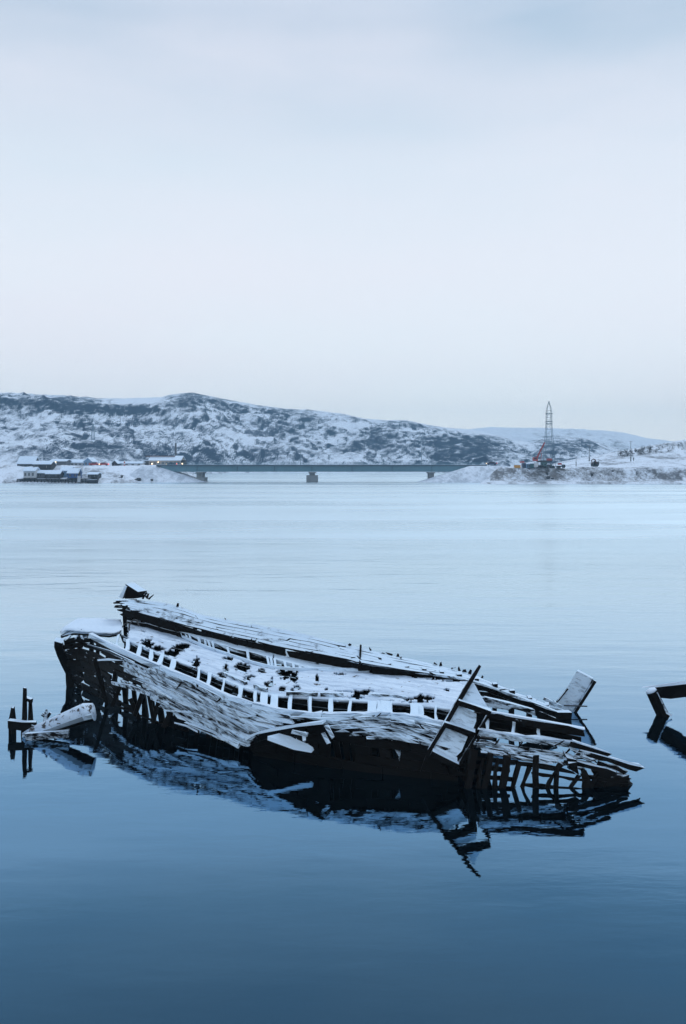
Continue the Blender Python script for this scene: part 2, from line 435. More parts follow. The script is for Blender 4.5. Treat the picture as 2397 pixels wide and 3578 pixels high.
def far_pt(u, v):
    px = hw(u)
    D = 1420 + 400 * v; k = min(1, v * 1.25)
    zr = HCAM + (HY - max(1430, interp(RIDGE2, px))) * 1740 / F
    X = (px - CX) * D / F
    q = Vector((X, D, 0))
    z = zr * math.sin(k * math.pi / 2) + (fbm(q, 4, 0.006) * 9 + abs(fbm(q, 3, 0.02)) * 4 - 3) * (1 - 0.8 * sst(.7, 1, k)) - 1
    return (X, D, z)
gridmesh('distant_hills', 360, 60, far_pt, 'far_hill')

# left shore, with the village on it: waterline about 385 m away, road level about 7 m
SH = [(-300, 382), (60, 384), (345, 386), (420, 392), (520, 404), (640, 416), (740, 428), (800, 445)]
def left_pt(u, v):
    px = wide(u, -420, 810, .15, 0, -2300)
    d0 = interp(SH, px) - 6
    D = d0 + 260 * v ** 1.7
    X = (px - CX) * D / F
    r = D - d0 - 6
    z = -0.5 + 2.3 * sst(-4, 5, r) + 5.2 * sst(3, 30, r)
    z -= 9 * sst(600, 720, px)
    z += fbm((X, D, 0), 4, 0.15) * 0.5 * sst(0, 10, r)
    return (X, D, z)
gridmesh('shore_bank', 300, 80, left_pt, 'bank')
# right shore: snowy beach, grassy cut bank, plateau and the rise behind it
def right_pt(u, v):
    px = wide(u, 1655, 2805, 0, .15, 0, 4500)
    D = 361 + 330 * v ** 2.0
    X = (px - CX) * D / F
    r = D - 367 + fbm((X, 0, 3), 3, 0.05) * 1.2
    z = -0.4 + 1.25 * sst(-2, 5, r) + 0.4 * sst(4, 9, r)
    bank = sst(9, 15.5, r + fbm((X, D, 9), 3, 0.2) * 1.0)
    z += 5.2 * bank
    z *= sst(1655, 1735, px - (r - 8) * 2.0) if px < 1800 else 1
    z -= 0.4 * (1 - sst(1655, 1700, px))
    rise = interp([(1700, 0), (1900, 0), (1980, 3.2), (2160, 8), (2350, 13.5), (2600, 19), (3000, 22)], px)
    z += rise * sst(22, 150, r) + fbm((X, D, 5), 4, 0.12) * 0.4 * sst(0, 10, r)
    return (X, D, z)
right = gridmesh('shore_plateau', 350, 130, right_pt, 'bank')
right.data.materials.append(MATS['grassy_bank'])
for p in right.data.polygons:
    c = p.center
    px = c.x / c.y * F + CX
    if 1.2 < c.z < 6.0 + 0.4 * fbm(c, 2, 0.3) and c.y < 392 and 1712 < px < 2235 + 60 * fbm(c, 2, 0.1): p.material_index = 1

# embankment cones of the bridge
def cone(name, x0, x1, xl, xr, D, front, back, top=7.0):
    def fn(u, v):
        a = u * 2 * math.pi; k = v
        cx, hx = (x0 + x1) / 2, (x1 - x0) / 2
        ca, sa = math.cos(a), math.sin(a)
        ex = (xr - x1) if ca > 0 else (x0 - xl)
        ey = back if sa > 0 else front
        X = cx + ca * (hx + ex * k); Y = D + sa * (3 + ey * k)
        z = top * (1 - k) - 0.6 * k + fbm((X, Y, 0), 3, 0.8) * 0.12
        if v == 0: X, Y = cx + ca * hx, D + sa * 3
        return (X, Y, z)
    o = gridmesh(name, 96, 20, fn, 'riprap')
    bm = bmesh.new(); bm.from_mesh(o.data); bm.verts.ensure_lookup_table()
    bm.faces.new([bm.verts[i] for i in range(95)])
    bmesh.ops.remove_doubles(bm, verts=bm.verts, dist=0.001); bmesh.ops.recalc_face_normals(bm, faces=bm.faces)
    bm.to_mesh(o.data); bm.free(); return o
sx_ = lambda px, D: (px - CX) * D / F
cone('embankment', sx_(500, 412), sx_(566, 412), sx_(398, 412), sx_(742, 412), 412, 10, 16)
cone('embankment', sx_(1642, 408), sx_(1760, 408), sx_(1440, 408), sx_(1830, 408), 408, 12, 16)

# ------------------------------------------------------------------ the wreck
wreck = empty('shipwreck', (-1.0, 27.5, 0), 'wooden shipwreck with snow covered deck and black broken ribs, half sunk in calm water', 'shipwreck')
NF = Vector((0.5, 0.866, 0))              # across the deck, away from the camera
AX = Vector((0.866, -0.5, 0))             # along the ship, bow to stern
RAIL = Line([(300, 2210, 2.07), (397, 2261, 1.92), (560, 2332, 1.80), (688, 2386, 1.59), (825, 2445, 1.42), (1006, 2488, 1.34), (1123, 2498, 1.37),
             (1353, 2497, 1.47), (1500, 2519, 1.40), (1675, 2555, 1.2), (2003, 2599, 1.0)])
INNER = Line([(417, 2225, 2.04), (560, 2290, 1.9), (688, 2338, 1.70), (825, 2398, 1.52), (950, 2431, 1.44), (1026, 2436, 1.44), (1154, 2445, 1.46),
              (1225, 2450, 1.49), (1384, 2459, 1.5), (1512, 2472, 1.46), (1710, 2498, 1.4), (2043, 2558, 1.25)])
DFAR = Line([(440, 2153, 2.24), (468, 2164, 2.2), (596, 2210, 1.95), (672, 2248, 1.82), (800, 2294, 1.65), (914, 2330, 1.53), (1016, 2345, 1.5), (1139, 2344, 1.5), (1236, 2348, 1.5),
             (1400, 2357, 1.45), (1640, 2369, 1.35)])
BM = Line([(440, 2128, 2.75), (463, 2133, 2.7), (570, 2164, 2.5), (672, 2190, 2.35), (860, 2235, 2.12), (1032, 2271, 1.98), (1190, 2299, 1.9), (1251, 2313, 1.85), (1363, 2333, 1.75), (1500, 2354, 1.6), (1640, 2376, 1.42), (1760, 2415, 1.13), (1894, 2466, 0.72), (1960, 2492, 0.5)])
BTp = [(405, 2093), (550, 2103), (621, 2118), (718, 2151), (884, 2182), (1057, 2215), (1210, 2253), (1389, 2294), (1500, 2317), (1601, 2343), (1675, 2366), (1802, 2412), (1917, 2446), (1960, 2462)]
BT = Line([(x, y, P(x, y, D=BM.D(x) + 0.62).z) for x, y in BTp])

def strip(name, fn, x0, x1, v0, v1, thick, mat, step=45, jit=0.006, rag=0.10, toward=None, label=None):
    """a plank that lies on the surface fn(x, v), x in pixels along, thickness away from the camera side"""
    n = max(2, int(abs(x1 - x0) / step) + 1)
    m = MB(); ring = []
    va, vb = v0, v1
    for i in range(n + 1):
        x = x0 + (x1 - x0) * i / n
        e = 0
        if i in (0, n): e = 1
        dx0 = random.uniform(-rag, rag) * 110 * e; dx1 = random.uniform(-rag, rag) * 110 * e
        if e and rag > 0.05 and random.random() < 0.5:
            vm = (va + vb) / 2; sh = random.uniform(0.15, 0.45) * (vb - va)
            a0, b0 = (va + sh, vb) if random.random() < .5 else (va, vb - sh)
        else: a0, b0 = va, vb
        a = fn(x + dx0, a0); b = fn(x + dx1, b0)
        d = (fn(x + 6, v0) - fn(x - 6, v0)).normalized()
        nn = d.cross(b - a).normalized()
        if nn.y > 0: nn = -nn
        if toward is not None and nn.dot(toward) < 0: nn = -nn
        for p_, k in ((a, 1), (b, 1), (b, 0), (a, 0)):
            ring.append(p_ - nn * (thick * (1 - k)) + Vector((random.gauss(0, jit), random.gauss(0, jit), random.gauss(0, jit))))
    fs = [(0, 1, 2, 3)]
    for i in range(n):
        for k in range(4):
            a = i * 4 + k; b = i * 4 + (k + 1) % 4; fs.append((a, b, b + 4, a + 4))
    e = n * 4; fs.append((e + 3, e + 2, e + 1, e))
    m.add(ring, fs)
    return m.build(name, mat, wreck, label=label)

def lerp2(A, B):
    return lambda x, v: A(x) * (1 - v) + B(x) * v

# far bulwark: broad snowy planks leaning outward, a shadow gap, the waterway timber, posts
fb = lerp2(BM, BT)
rows = [(0.02, 0.2), (0.215, 0.4), (0.415, 0.6), (0.615, 0.8), (0.815, 1.0)]
cuts = [[458, 900, 1257, 1640, 1960], [440, 760, 1257, 1520, 1930], [428, 1010, 1330, 1880], [420, 690, 1190, 1500, 1800], [412, 880, 1215, 1400, 1690]]
for (a, b), cs in zip(rows, cuts):
    for x0, x1 in zip(cs[:-1], cs[1:]):
        strip('bulwark_plank', fb, x0, x1 - 3, a, b, 0.07, 'wood_far', 50, 0.008, 0.08)
fb_low = lambda x, v: BM(x) + Vector((0.02, 0.10, -0.05)) - Vector((0, -0.04, (1.2 if x < 1640 else 0.75) * v))       # dark inner face under the planks
for k in range(4):
    for x0, x1 in ((440, 700), (700, 1000), (1000, 1300), (1300, 1640)) + (((1640, 1940),) if k < 2 else ()):
        strip('bulwark_plank', fb_low, x0 + random.uniform(-8, 8), x1 - 4, k * 0.25 + 0.01, k * 0.25 + 0.24, 0.06, 'wood_dark', 70)
LT = Line([(520, 2170, 2.28), (672, 2206, 2.13), (860, 2249, 1.88), (1032, 2285, 1.72), (1120, 2303, 1.66), (1260, 2330, 1.58)])
LB = Line([(520, 2178, 2.22), (620, 2206, 2.1), (698, 2230, 2.0), (787, 2258, 1.88), (894, 2284, 1.76), (1006, 2315, 1.64), (1108, 2338, 1.56), (1260, 2349, 1.52)])
led = lerp2(LT, LB)
for a, b, cs in ((0, 0.48, (534, 840, 1110, 1250)), (0.52, 1, (590, 700, 960, 1210))):
    for x0, x1 in zip(cs[:-1], cs[1:]): strip('waterway_timber', led, x0, x1 - 3, a, b, 0.12, 'wood_far', 50, 0.008)
for x in [640, 655, 668, 700, 722, 735, 748, 800, 870, 940, 952, 965, 1000, 1030, 1052, 1075]:     # snowy stubs of frames in the gap
    a = DFAR(x) + Vector((0, 0.1, -0.05)); b = LB(x - 6) + Vector((0, 0.05, 0.0))
    MB().beam([a, (a + b) / 2, b], 0.07, 0.06, (0, -1, 0.3), 0.01).build('frame_stub', 'wood_full', wreck)
for x in (1257,):        # stanchion on the bulwark
    a = BM(x) + Vector((0, -0.04, -0.1)); b = BT(x + 4) + Vector((0, -0.03, 0.1))
    MB().beam([a, b], 0.05, 0.05, (0, -1, 0.3), 0.01).build('stanchion', 'wood_black', wreck)
for x in list(range(430, 1950, 62)):             # far frames from the bulwark down into the water
    a = BM(x) + Vector((0, 0.22, 0.1)); b = Vector((a.x + 0.05, a.y + 0.15, -0.5))
    MB().beam([a, (a * 0.5 + b * 0.5) + Vector((0, .12, 0)), b], 0.13, 0.16, (0, 1, 0), 0.012).build('rib', 'wood_dark', wreck)
for x in (621, 1605, 1622, 1640, 1660, 1684, 1520, 1540, 1390, 1225):      # splinters standing on the far edge
    p = BT(x); hh = random.uniform(0.05, 0.14)
    MB().beam([p, p + Vector((random.uniform(-.06, .06), 0, hh))], random.uniform(.05, .16), 0.05, (0, 1, 0), 0.01, [1, .5]).build('splinter', 'wood_dark', wreck)
# torn upper end of the bulwark, with a block standing on it
D0 = 35.4
m = MB(); m.prism([P(436, 2092, D=D0), P(441, 2055, D=D0), P(438, 2040, D=D0), P(482, 2068, D=D0), P(486, 2079, D=D0), P(468, 2092, D=D0)], (0.25, 0.35, 0.0)); m.build('bow_chock', 'wood_dark', wreck)
m = MB(); m.prism([P(415, 2086, D=D0 - .05), P(437, 2046, D=D0 - .05), P(443, 2050, D=D0 - .05), P(428, 2092, D=D0 - .05)], (0.1, 0.3, 0)); m.build('bow_chock', 'wood_full', wreck)
for a, b in (((398, 2106), (470, 2098)), ((404, 2118), (480, 2122)), ((412, 2132), (492, 2140)), ((424, 2146), (500, 2154)), ((438, 2158), (470, 2160))):
    MB().beam([P(*a, D=D0 - .3), P((a[0] + b[0]) / 2, (a[1] + b[1]) / 2, D=D0 - .4), P(*b, D=D0 - .6)], 0.28, 0.13, (0, 0, 1), 0.025, [.4, 1, 1], 0.05).build('broken_timber', 'wood_bow', wreck)
for a, b in (((500, 2092), (512, 2070)), ((512, 2090), (520, 2072)), ((520, 2092), (538, 2078)), ((500, 2080), (516, 2084))):
    MB().beam([P(*a, D=D0), P(*b, D=D0)], 0.07, 0.07, (0, 1, 0), 0.015, [1, .5]).build('splinter', 'wood_dark', wreck)
# thin batten along the far deck edge
for x0, x1 in ((470, 800), (800, 1130), (1130, 1400), (1400, 1632)):
    n = 8; MB().beam([DFAR(x0 + (x1 - x0 - 3) * i / n) + Vector((0, 0.03, 0.06)) for i in range(n + 1)], 0.06, 0.09, (0, 0, 1), 0.004).build('deck_batten', 'wood_full', wreck)
for x in range(1510, 1630, 14):
    MB().beam([DFAR(x) + Vector((0, -0.03, 0.03)), DFAR(x + 9) + Vector((0, -0.05, -0.03))], 0.03, 0.1, (0, 0, 1), 0.01).build('rusty_bracket', 'rust', wreck)

# deck: planks along the ship, ragged snow cover with holes
HOLES = [(432, 2212, 12, 34), (514, 2248, 17, 13), (548, 2266, 22, 8), (600, 2282, 20, 10), (625, 2266, 18, 10), (640, 2256, 18, 9), (685, 2317, 12, 12), (690, 2310, 5, 14), (774, 2362, 13, 10), (790, 2344, 6, 20), (848, 2332, 20, 14),
         (800, 2300, 16, 6), (914, 2343, 12, 7), (863, 2371, 10, 10), (880, 2362, 14, 4), (936, 2391, 12, 8), (950, 2380, 4, 14), (986, 2409, 9, 8), (996, 2352, 18, 16), (1028, 2364, 10, 16), (1037, 2401, 11, 7),
         (1022, 2412, 5, 8), (1108, 2371, 4, 15), (1186, 2354, 16, 4), (1140, 2406, 5, 4), (1190, 2414, 18, 2), (1212, 2414, 8, 3), (1261, 2420, 26, 8), (1285, 2412, 14, 4), (1245, 2436, 20, 5), (1430, 2442, 16, 5), (1470, 2438, 18, 10), (1496, 2440, 14, 8),
         (1562, 2409, 7, 5), (1580, 2378, 30, 3), (1520, 2372, 24, 3), (1460, 2365, 20, 2.5), (502, 2206, 5, 2), (1450, 2452, 40, 3), (1350, 2448, 20, 2)]
def proj(p): return (CX + p.x * F / p.y, HY + (HCAM - p.z) * F / p.y)
def hole(p, grow=0.0):
    x, y = proj(p); k = 1e9
    for hx, hy, rx, ry in HOLES:
        rx *= 1.38; ry *= 1.34
        if abs(x - hx) < rx * 2.5 and abs(y - hy) < ry * 2.5:
            k = min(k, math.hypot((x - hx) / rx, (y - hy) / ry))
    return k + 0.55 * fbm((x * 0.08, y * 0.16, 0), 3) < 1 + grow
deck = lerp2(INNER, DFAR)
nb = 12
for k in range(nb):
    cs = [430 + random.uniform(0, 30)] + sorted(random.uniform(600, 1500) for _ in range(3)) + [1590 + random.uniform(-25, 30)]
    for x0, x1 in zip(cs[:-1], cs[1:]):
        run = None; xs = np.arange(x0, x1, 14)
        for x in list(xs) + [None]:
            bad = x is None or hole(deck(x, (k + .5) / nb) - Vector((0, 0, 0.05)), -0.1)
            if not bad and run is None: run = [x, x]
            elif not bad: run[1] = x
            elif run is not None:
                if run[1] - run[0] > 14:
                    strip('deck_plank', lambda x, v: deck(x, v) - Vector((0, 0, 0.05)), run[0], run[1] + 10, (k + .03) / nb, (k + .97) / nb, 0.06, 'wood_dark', 60, 0.006, 0.06, toward=Vector((0, 0, 1)))
                run = None
def snow_sheet(name, surf, x0, x1, dx, nv, thick, holes, mat, parent, edge=0.03):
    xs = np.arange(x0, x1 + 0.1, dx); bm = bmesh.new(); grid = {}
    for i, x in enumerate(xs):
        for j in range(nv + 1):
            v = j / nv; p = surf(float(x), v)
            e = min(v, 1 - v) / 0.12; e = min(1, e)
            z = thick * (0.35 + 0.65 * e) + 0.035 * fbm(p, 3, 1.3) + 0.015 * fbm(p, 2, 5)
            grid[i, j] = bm.verts.new(p + Vector((0, 0, max(0.01, z))))
    for i in range(len(xs) - 1):
        for j in range(nv):
            q = [grid[i, j], grid[i + 1, j], grid[i + 1, j + 1], grid[i, j + 1]]
            c = (q[0].co + q[1].co + q[2].co + q[3].co) / 4
            if holes and hole(c): continue
            d = min(i, len(xs) - 2 - i)
            if (j < 2 or j > nv - 2 or d < 3) and fbm(c, 3, 2.5) > 0.12 + 0.2 * min(d, 2): continue
            bm.faces.new(q)
    bmesh.ops.delete(bm, geom=[v for v in bm.verts if not v.link_faces], context='VERTS')
    off = parent.location
    for v in bm.verts: v.co -= off
    bmesh.ops.recalc_face_normals(bm, faces=bm.faces)
    if sum(f.normal.z for f in bm.faces) < 0: bmesh.ops.reverse_faces(bm, faces=bm.faces)
    me = bpy.data.meshes.new(name); bm.to_mesh(me); bm.free(); me.materials.append(MATS[mat])
    me.polygons.foreach_set('use_smooth', [True] * len(me.polygons))
    o = bpy.data.objects.new(name, me); C.objects.link(o); o.parent = parent; o['kind'] = 'stuff'
    s_ = o.modifiers.new('thickness', 'SOLIDIFY'); s_.thickness = 0.05; s_.offset = -1
    return o
snow_sheet('snow_cover', deck, 430, 1636, 4, 46, 0.03, True, 'snow', wreck)
# coaming line across the deck snow (a low fore-and-aft timber) 
CO = Line([(770, 2352, 1.6), (870, 2395, 1.54), (960, 2420, 1.52), (1050, 2428, 1.5), (1300, 2434, 1.52), (1500, 2446, 1.48)])
for x0, x1 in ((780, 860), (890, 935), (1000, 1110), (1120, 1200), (1290, 1420)):
    MB().beam([CO(x0 + (x1 - x0) * i / 4) + Vector((0, 0, .03)) for i in range(5)], 0.08, 0.10, (0, 0, 1), 0.012).build('deck_timber', 'wood_half', wreck)
# a rusty ring half buried in the deck snow near the bow
c = P(468, 2194, 2.2); ring = []
bm_ = MB(); pts = [c + Vector((0.17 * math.cos(a), 0.10 * math.sin(a), 0.26 * math.sin(a))) for a in np.linspace(0.2, 2 * math.pi - 0.9, 16)]
bm_.tube(pts, 0.03, 6); bm_.build('mooring_ring', 'dark_steel', wreck)
MB().tube([P(420, 2200, 2.1), P(434, 2182, 2.25), P(445, 2175, 2.25)], 0.02, 6).build('deck_rod', 'dark_steel', wreck)
MB().tube([P(409, 2222, 2.05), P(421, 2204, 2.15), P(416, 2216, 2.05)], 0.02, 6).build('deck_rod', 'dark_steel', wreck)

# bow deck with its hump of snow
BF = Line([(206, 2228, 1.78), (225, 2208, 1.95), (262, 2206, 2.02), (315, 2208, 2.06), (386, 2214, 2.08), (428, 2206, 2.12)])
BB = Line([(206, 2222, 1.80), (225, 2196, 2.0), (269, 2168, 2.16), (300, 2164, 2.2), (346, 2163, 2.2), (420, 2166, 2.2), (428, 2168, 2.2)])
bowd = lerp2(BF, BB)
for k in range(5):
    strip('deck_plank', lambda x, v: bowd(x, v) - Vector((0, 0, .07)), 214, 424 - k * 3, k / 5 + .01, (k + 1) / 5 - .01, 0.07, 'wood_dark', 50, 0.005, 0.03, toward=Vector((0, 0, 1)))
snow_sheet('snow_cover', bowd, 210, 426, 4, 26, 0.07, False, 'snow_clean', wreck)
# white gap timbers under the bow snow
for a, b in (((228, 2234), (246, 2220)), ((262, 2232), (272, 2221)), ((272, 2221), (290, 2230)), ((290, 2222), (306, 2221)), ((292, 2234), (306, 2224))):
    MB().beam([P(*a, h=1.8), P(*b, h=1.86)], 0.07, 0.05, (0, -1, 0), 0.01).build('snow_ledge', 'wood_full', wreck)

# stem and bow sides
STEM = [(207, 2236, 33.5), (206, 2254, 33.6), (216, 2285, 33.7), (230, 2318, 33.8), (242, 2350, 33.9), (247, 2385, 33.9), (250, 2420, 33.9)]
MB().beam([P(x, y, D=d) for x, y, d in STEM], 0.28, 0.22, (0, 1, 0), 0.02).build('stem', 'wood_dark', wreck)
SIDE = Line([(215, 2240, 1.72), (262, 2226, 1.86), (300, 2222, 1.93), (397, 2272, 1.82), (560, 2343, 1.70), (688, 2397, 1.49), (825, 2456, 1.32), (1006, 2499, 1.24), (1123, 2509, 1.27), (1353, 2508, 1.38), (1500, 2530, 1.30), (1675, 2566, 1.1), (2003, 2610, 0.9)])
WL = Line([(205, 2392, 0.02), (250, 2400, 0.02), (310, 2425, 0.02), (400, 2470, 0.02), (505, 2513, 0.02), (560, 2535, 0.02), (700, 2578, 0.02), (825, 2618, 0.02), (1000, 2650, 0.02), (1350, 2700, 0.02), (1600, 2724, 0.02), (1900, 2744, 0.02), (2100, 2756, 0.02), (2240, 2762, 0.02)])
def side(x, v, inward=0.12, bulge=0.12):
    """near hull side from the rail (v=0) to the waterline (v=1), slightly bellied"""
    a = SIDE(x); b = Vector(WL(x)); xs_ = x
    p = a * (1 - v) + b * v
    return p + NF * (inward - bulge * math.sin(min(v, 1.2) * math.pi))
def dark_plank(x0, x1, v0, v1, inward=0.12, mat='wood_black'):
    strip('hull_plank', lambda x, v: side(x, v, inward), x0, x1, v0, v1, 0.06, mat, 55, 0.012, 0.10)
nr = 9
for k in range(nr):                              # black planking of the bow and port side
    v0, v1 = k / nr + 0.006, (k + 1) / nr - 0.006
    x = 214 + 38 * (k / nr)
    end = 660 if k < 6 else 640
    while x < end:
        L = random.uniform(60, 190) if k < 5 else random.uniform(22, 60); x1 = min(end, x + L)
        keep = 1.0 if k < 4 else (0.93 if k < 6 else (0.95 if x < 385 else 0.22))
        if k == 5 and x > 400: keep = 0.6
        if k >= 6 and x > 570: keep = 0.8
        if random.random() < keep: dark_plank(x, x1 - 2, v0, v1, 0.12, 'wood_bow' if k > 1 and x < 520 else 'wood_black')
        x = x1 + random.choice([0, 2, 5])
dark_plank(255, 640, 1.0, 1.2)
for x in range(240, 1620, 31):                   # ribs of the near side
    x_ = x + random.uniform(-7, 7)
    if 1120 < x_ < 1160: continue
    lean = random.uniform(-8, 8) + (18 if x_ > 1650 else 0)
    a = side(x_ + lean, 0.02, 0.26); b = side(x_, 0.55, 0.22); c_ = side(x_ - lean * .6, 1.15, 0.22); d_ = c_ + Vector((0, .1, -0.4))
    MB().beam([a, b, c_, d_], random.uniform(0.10, 0.17), 0.15, (0, -1, 0.1), 0.015).build('rib', 'wood_black', wreck)
for xa, ya, xb, yb, D in ((455, 2440, 490, 2520, 29.7), (500, 2420, 470, 2500, 29.6), (520, 2430, 540, 2530, 29.2), (420, 2400, 390, 2470, 30.6), (560, 2440, 535, 2525, 28.9), (330, 2300, 375, 2460, 31.2), (610, 2460, 570, 2540, 28.4)):
    MB().beam([P(xa, ya, D=D), P(xb, yb, D=D - .1)], 0.12, 0.09, (0, -1, 0), 0.012).build('fallen_brace', 'wood_black', wreck)

# snowy covering board along the near rail, posts over the dark openings
for x0, x1 in ((312, 560), (560, 880), (880, 1123), (1123, 1360), (1360, 1560), (1668, 2003)):
    n = 8; MB().beam([RAIL(x0 + (x1 - x0 - 2) * i / n) + NF * 0.06 - Vector((0, 0, .05)) for i in range(n + 1)], 0.13, 0.12, (0, 0, 1), 0.009, None, 0.03).build('covering_board', 'wood_full' if x0 < 1600 else 'wood_half', wreck)
    m = MB(); m.beam([RAIL(x0 + (x1 - x0 - 4) * i / n) + NF * 0.07 + Vector((0, 0, .035)) for i in range(n + 1)], 0.11, 0.04, (0, 0, 1), 0.013)
    m.build('rail_snow', 'snow_clean', wreck)
POSTS = [400, 437, 477, 513, 548, 592, 636, 683, 722, 772, 825, 881, 914, 947, 1001, 1075, 1144, 1213, 1284, 1300, 1318, 1336, 1352, 1362, 1440, 1458, 1520, 1785, 1882, 1700]
for x in POSTS:
    if x in (636,): continue
    dx = (9 if x < 1000 else 4) + random.uniform(-5, 6); x += random.uniform(-4, 4); x = round(x, 2)
    a = RAIL(x) + NF * 0.1 + Vector((0, 0, -0.02)); b = INNER(x + dx) + NF * 0.06 + Vector((0, 0, 0.0))
    wd = random.uniform(.05, .15) if not (905 < x < 955 or 1290 < x < 1345 or 1430 < x < 1465) else 0.2
    MB().beam([a, a * .5 + b * .5 - Vector((0, 0, random.uniform(0, .07))), b], wd, 0.10, (0, 0, 1), 0.015).build('deck_beam', 'wood_full', wreck)
MB().beam([INNER(430 + i * 60) + NF * 0.08 - Vector((0, 0, .02)) for i in range(20)], 0.08, 0.08, (0, 0, 1), 0.02).build('deck_edge', 'wood_full', wreck)
# planks added inside the hull to block light and keep its openings black
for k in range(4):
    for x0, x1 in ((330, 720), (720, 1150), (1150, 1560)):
        strip('blocker_plank', lambda x, v: RAIL(x) + NF * (1.35 + 0.1 * v) - Vector((0, 0, .16 + 1.0 * v)), x0, x1 - 4, k / 4 + .01, (k + 1) / 4 - .01, 0.05, 'wood_dark', 80)
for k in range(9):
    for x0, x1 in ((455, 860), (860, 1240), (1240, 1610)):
        strip('blackout_plank', lambda x, v: deck(x, v) - Vector((0, 0, .55)), x0, x1 - 3, k / 9 + .003, (k + 1) / 9 - .003, 0.05, 'blackout_wood', 90, 0.004, 0.03, toward=Vector((0, 0, 1)))

for k in range(3):  # more added planks, blacking out the stern interior
    strip('blocker_plank', lambda x, v: INNER(x) + NF * 0.1 - Vector((0, 0, .02 + .5 * v)), 1600, 2030 - 8 * k, k / 3 + .01, (k + 1) / 3 - .01, 0.05, 'wood_black', 80)
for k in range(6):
    strip('blackout_plank', lambda x, v: INNER(x) * (1 - v) + BM(x) * v - Vector((0, 0, .62 * (1 - v) + (BM(x).z - .12) * v)), 1612, 1720 - 6 * k, k / 6 + .003, (k + 1) / 6 - .003, 0.05, 'blackout_wood', 90, 0.004, 0.03, toward=Vector((0, 0, 1)))

# weathered outer strakes, snow blown against them (port bow quarter)
def off(o_, warp=0.0, out=0.10):
    def fn(x, v):
        y = RAIL.py(x) + o_ + 15.0 * v + warp * math.sin((x - 300) * 0.012)
        D = RAIL.D(x) - out - 0.22 * (o_ / 160) + 0.05 * fbm((x * 0.01, o_ * .1, 0), 2)
        return P(x, y, D=D)
    return fn
ROWS = [(11, 520, 1010), (26, 440, 1015), (40, 425, 985), (54, 440, 960), (68, 470, 930), (82, 490, 905), (97, 420, 890), (111, 530, 880), (125, 560, 872), (139, 610, 865), (151, 660, 832)]
for o_, xa, xb in ROWS:
    x = xa
    while x < xb - 20:
        L = random.uniform(200, 460); x1 = min(xb, x + L)
        if xb - x1 < 40: x1 = xb
        strip('outer_strake', off(o_ + random.uniform(-2, 2), random.uniform(-3, 3), random.uniform(0.05, 0.15)), x, x1 + random.uniform(-3, 12), 0.0, random.uniform(0.84, 0.98), 0.06, 'wood_plastered', 40, 0.009, 0.10)
        x = x1
for x0, y0, x1, y1, w_ in ((305, 2251, 470, 2318, 9), (325, 2307, 430, 2312, 7), (387, 2386, 520, 2424, 14), (585, 2482, 700, 2500, 8), (548, 2446, 640, 2480, 10), (652, 2523, 832, 2611, 7), (660, 2492, 866, 2592, 10), (613, 2528, 690, 2556, 6), (470, 2372, 600, 2440, 9), (640, 2430, 872, 2560, 9), (560, 2396, 760, 2500, 9)):
    xm, ym = (x0 + x1) / 2, (y0 + y1) / 2 - 5
    Dm = lambda x: RAIL.D(x) - 0.32
    wm = w_ * Dm(xm) / F
    MB().beam([P(x0, y0, D=Dm(x0)), P(xm, ym, D=Dm(xm) - .03), P(x1, y1, D=Dm(x1))], 0.05, wm, (0, 0, 1), 0.012, [0.6, 1, .8], 0.08).build('sprung_plank', 'wood_full' if w_ < 8 else 'wood_plastered', wreck)
# midship strakes below the rail
MIDB = [(1110, 20), (1149, 44), (1276, 78), (1400, 84), (1560, 88)]
for k in range(6):
    xa = 1060 + k * 42 if k else 1030
    x = xa
    while x < 1545:
        x1 = min(1560, x + random.uniform(120, 260))
        f = (lambda kk: (lambda xx, v: P(xx, RAIL.py(xx) + 9 + (kk + v * .95) * 13.2, D=RAIL.D(xx) - .1 - 0.05 * kk)))(k)
        strip('outer_strake', f, x, x1 + 4, 0, random.uniform(.8, 1), 0.06, 'wood_half' if k else 'wood_plastered', 40, 0.012, 0.15)
        x = x1
# stern strakes right of the leaning frame
for k in range(5):
    f = (lambda kk: (lambda xx, v: P(xx, 2584 + (xx - 1664) * 0.165 + (kk + v * .95) * 9.6, D=23.95 - (xx - 1664) * .001 - 0.05 * kk)))(k)
    e0, e1 = (1664, 1974) if k < 2 else (1668 + k * 3, 1950 - (k - 2) * 14)
    strip('outer_strake', f, e0, (e0 + e1) / 2 + random.uniform(-50, 50), 0, .97, 0.06, 'wood_half', 40, 0.012, 0.12)
    strip('outer_strake', f, (e0 + e1) / 2 - 40, e1, 0, .93, 0.06, 'wood_half', 40, 0.012, 0.15)
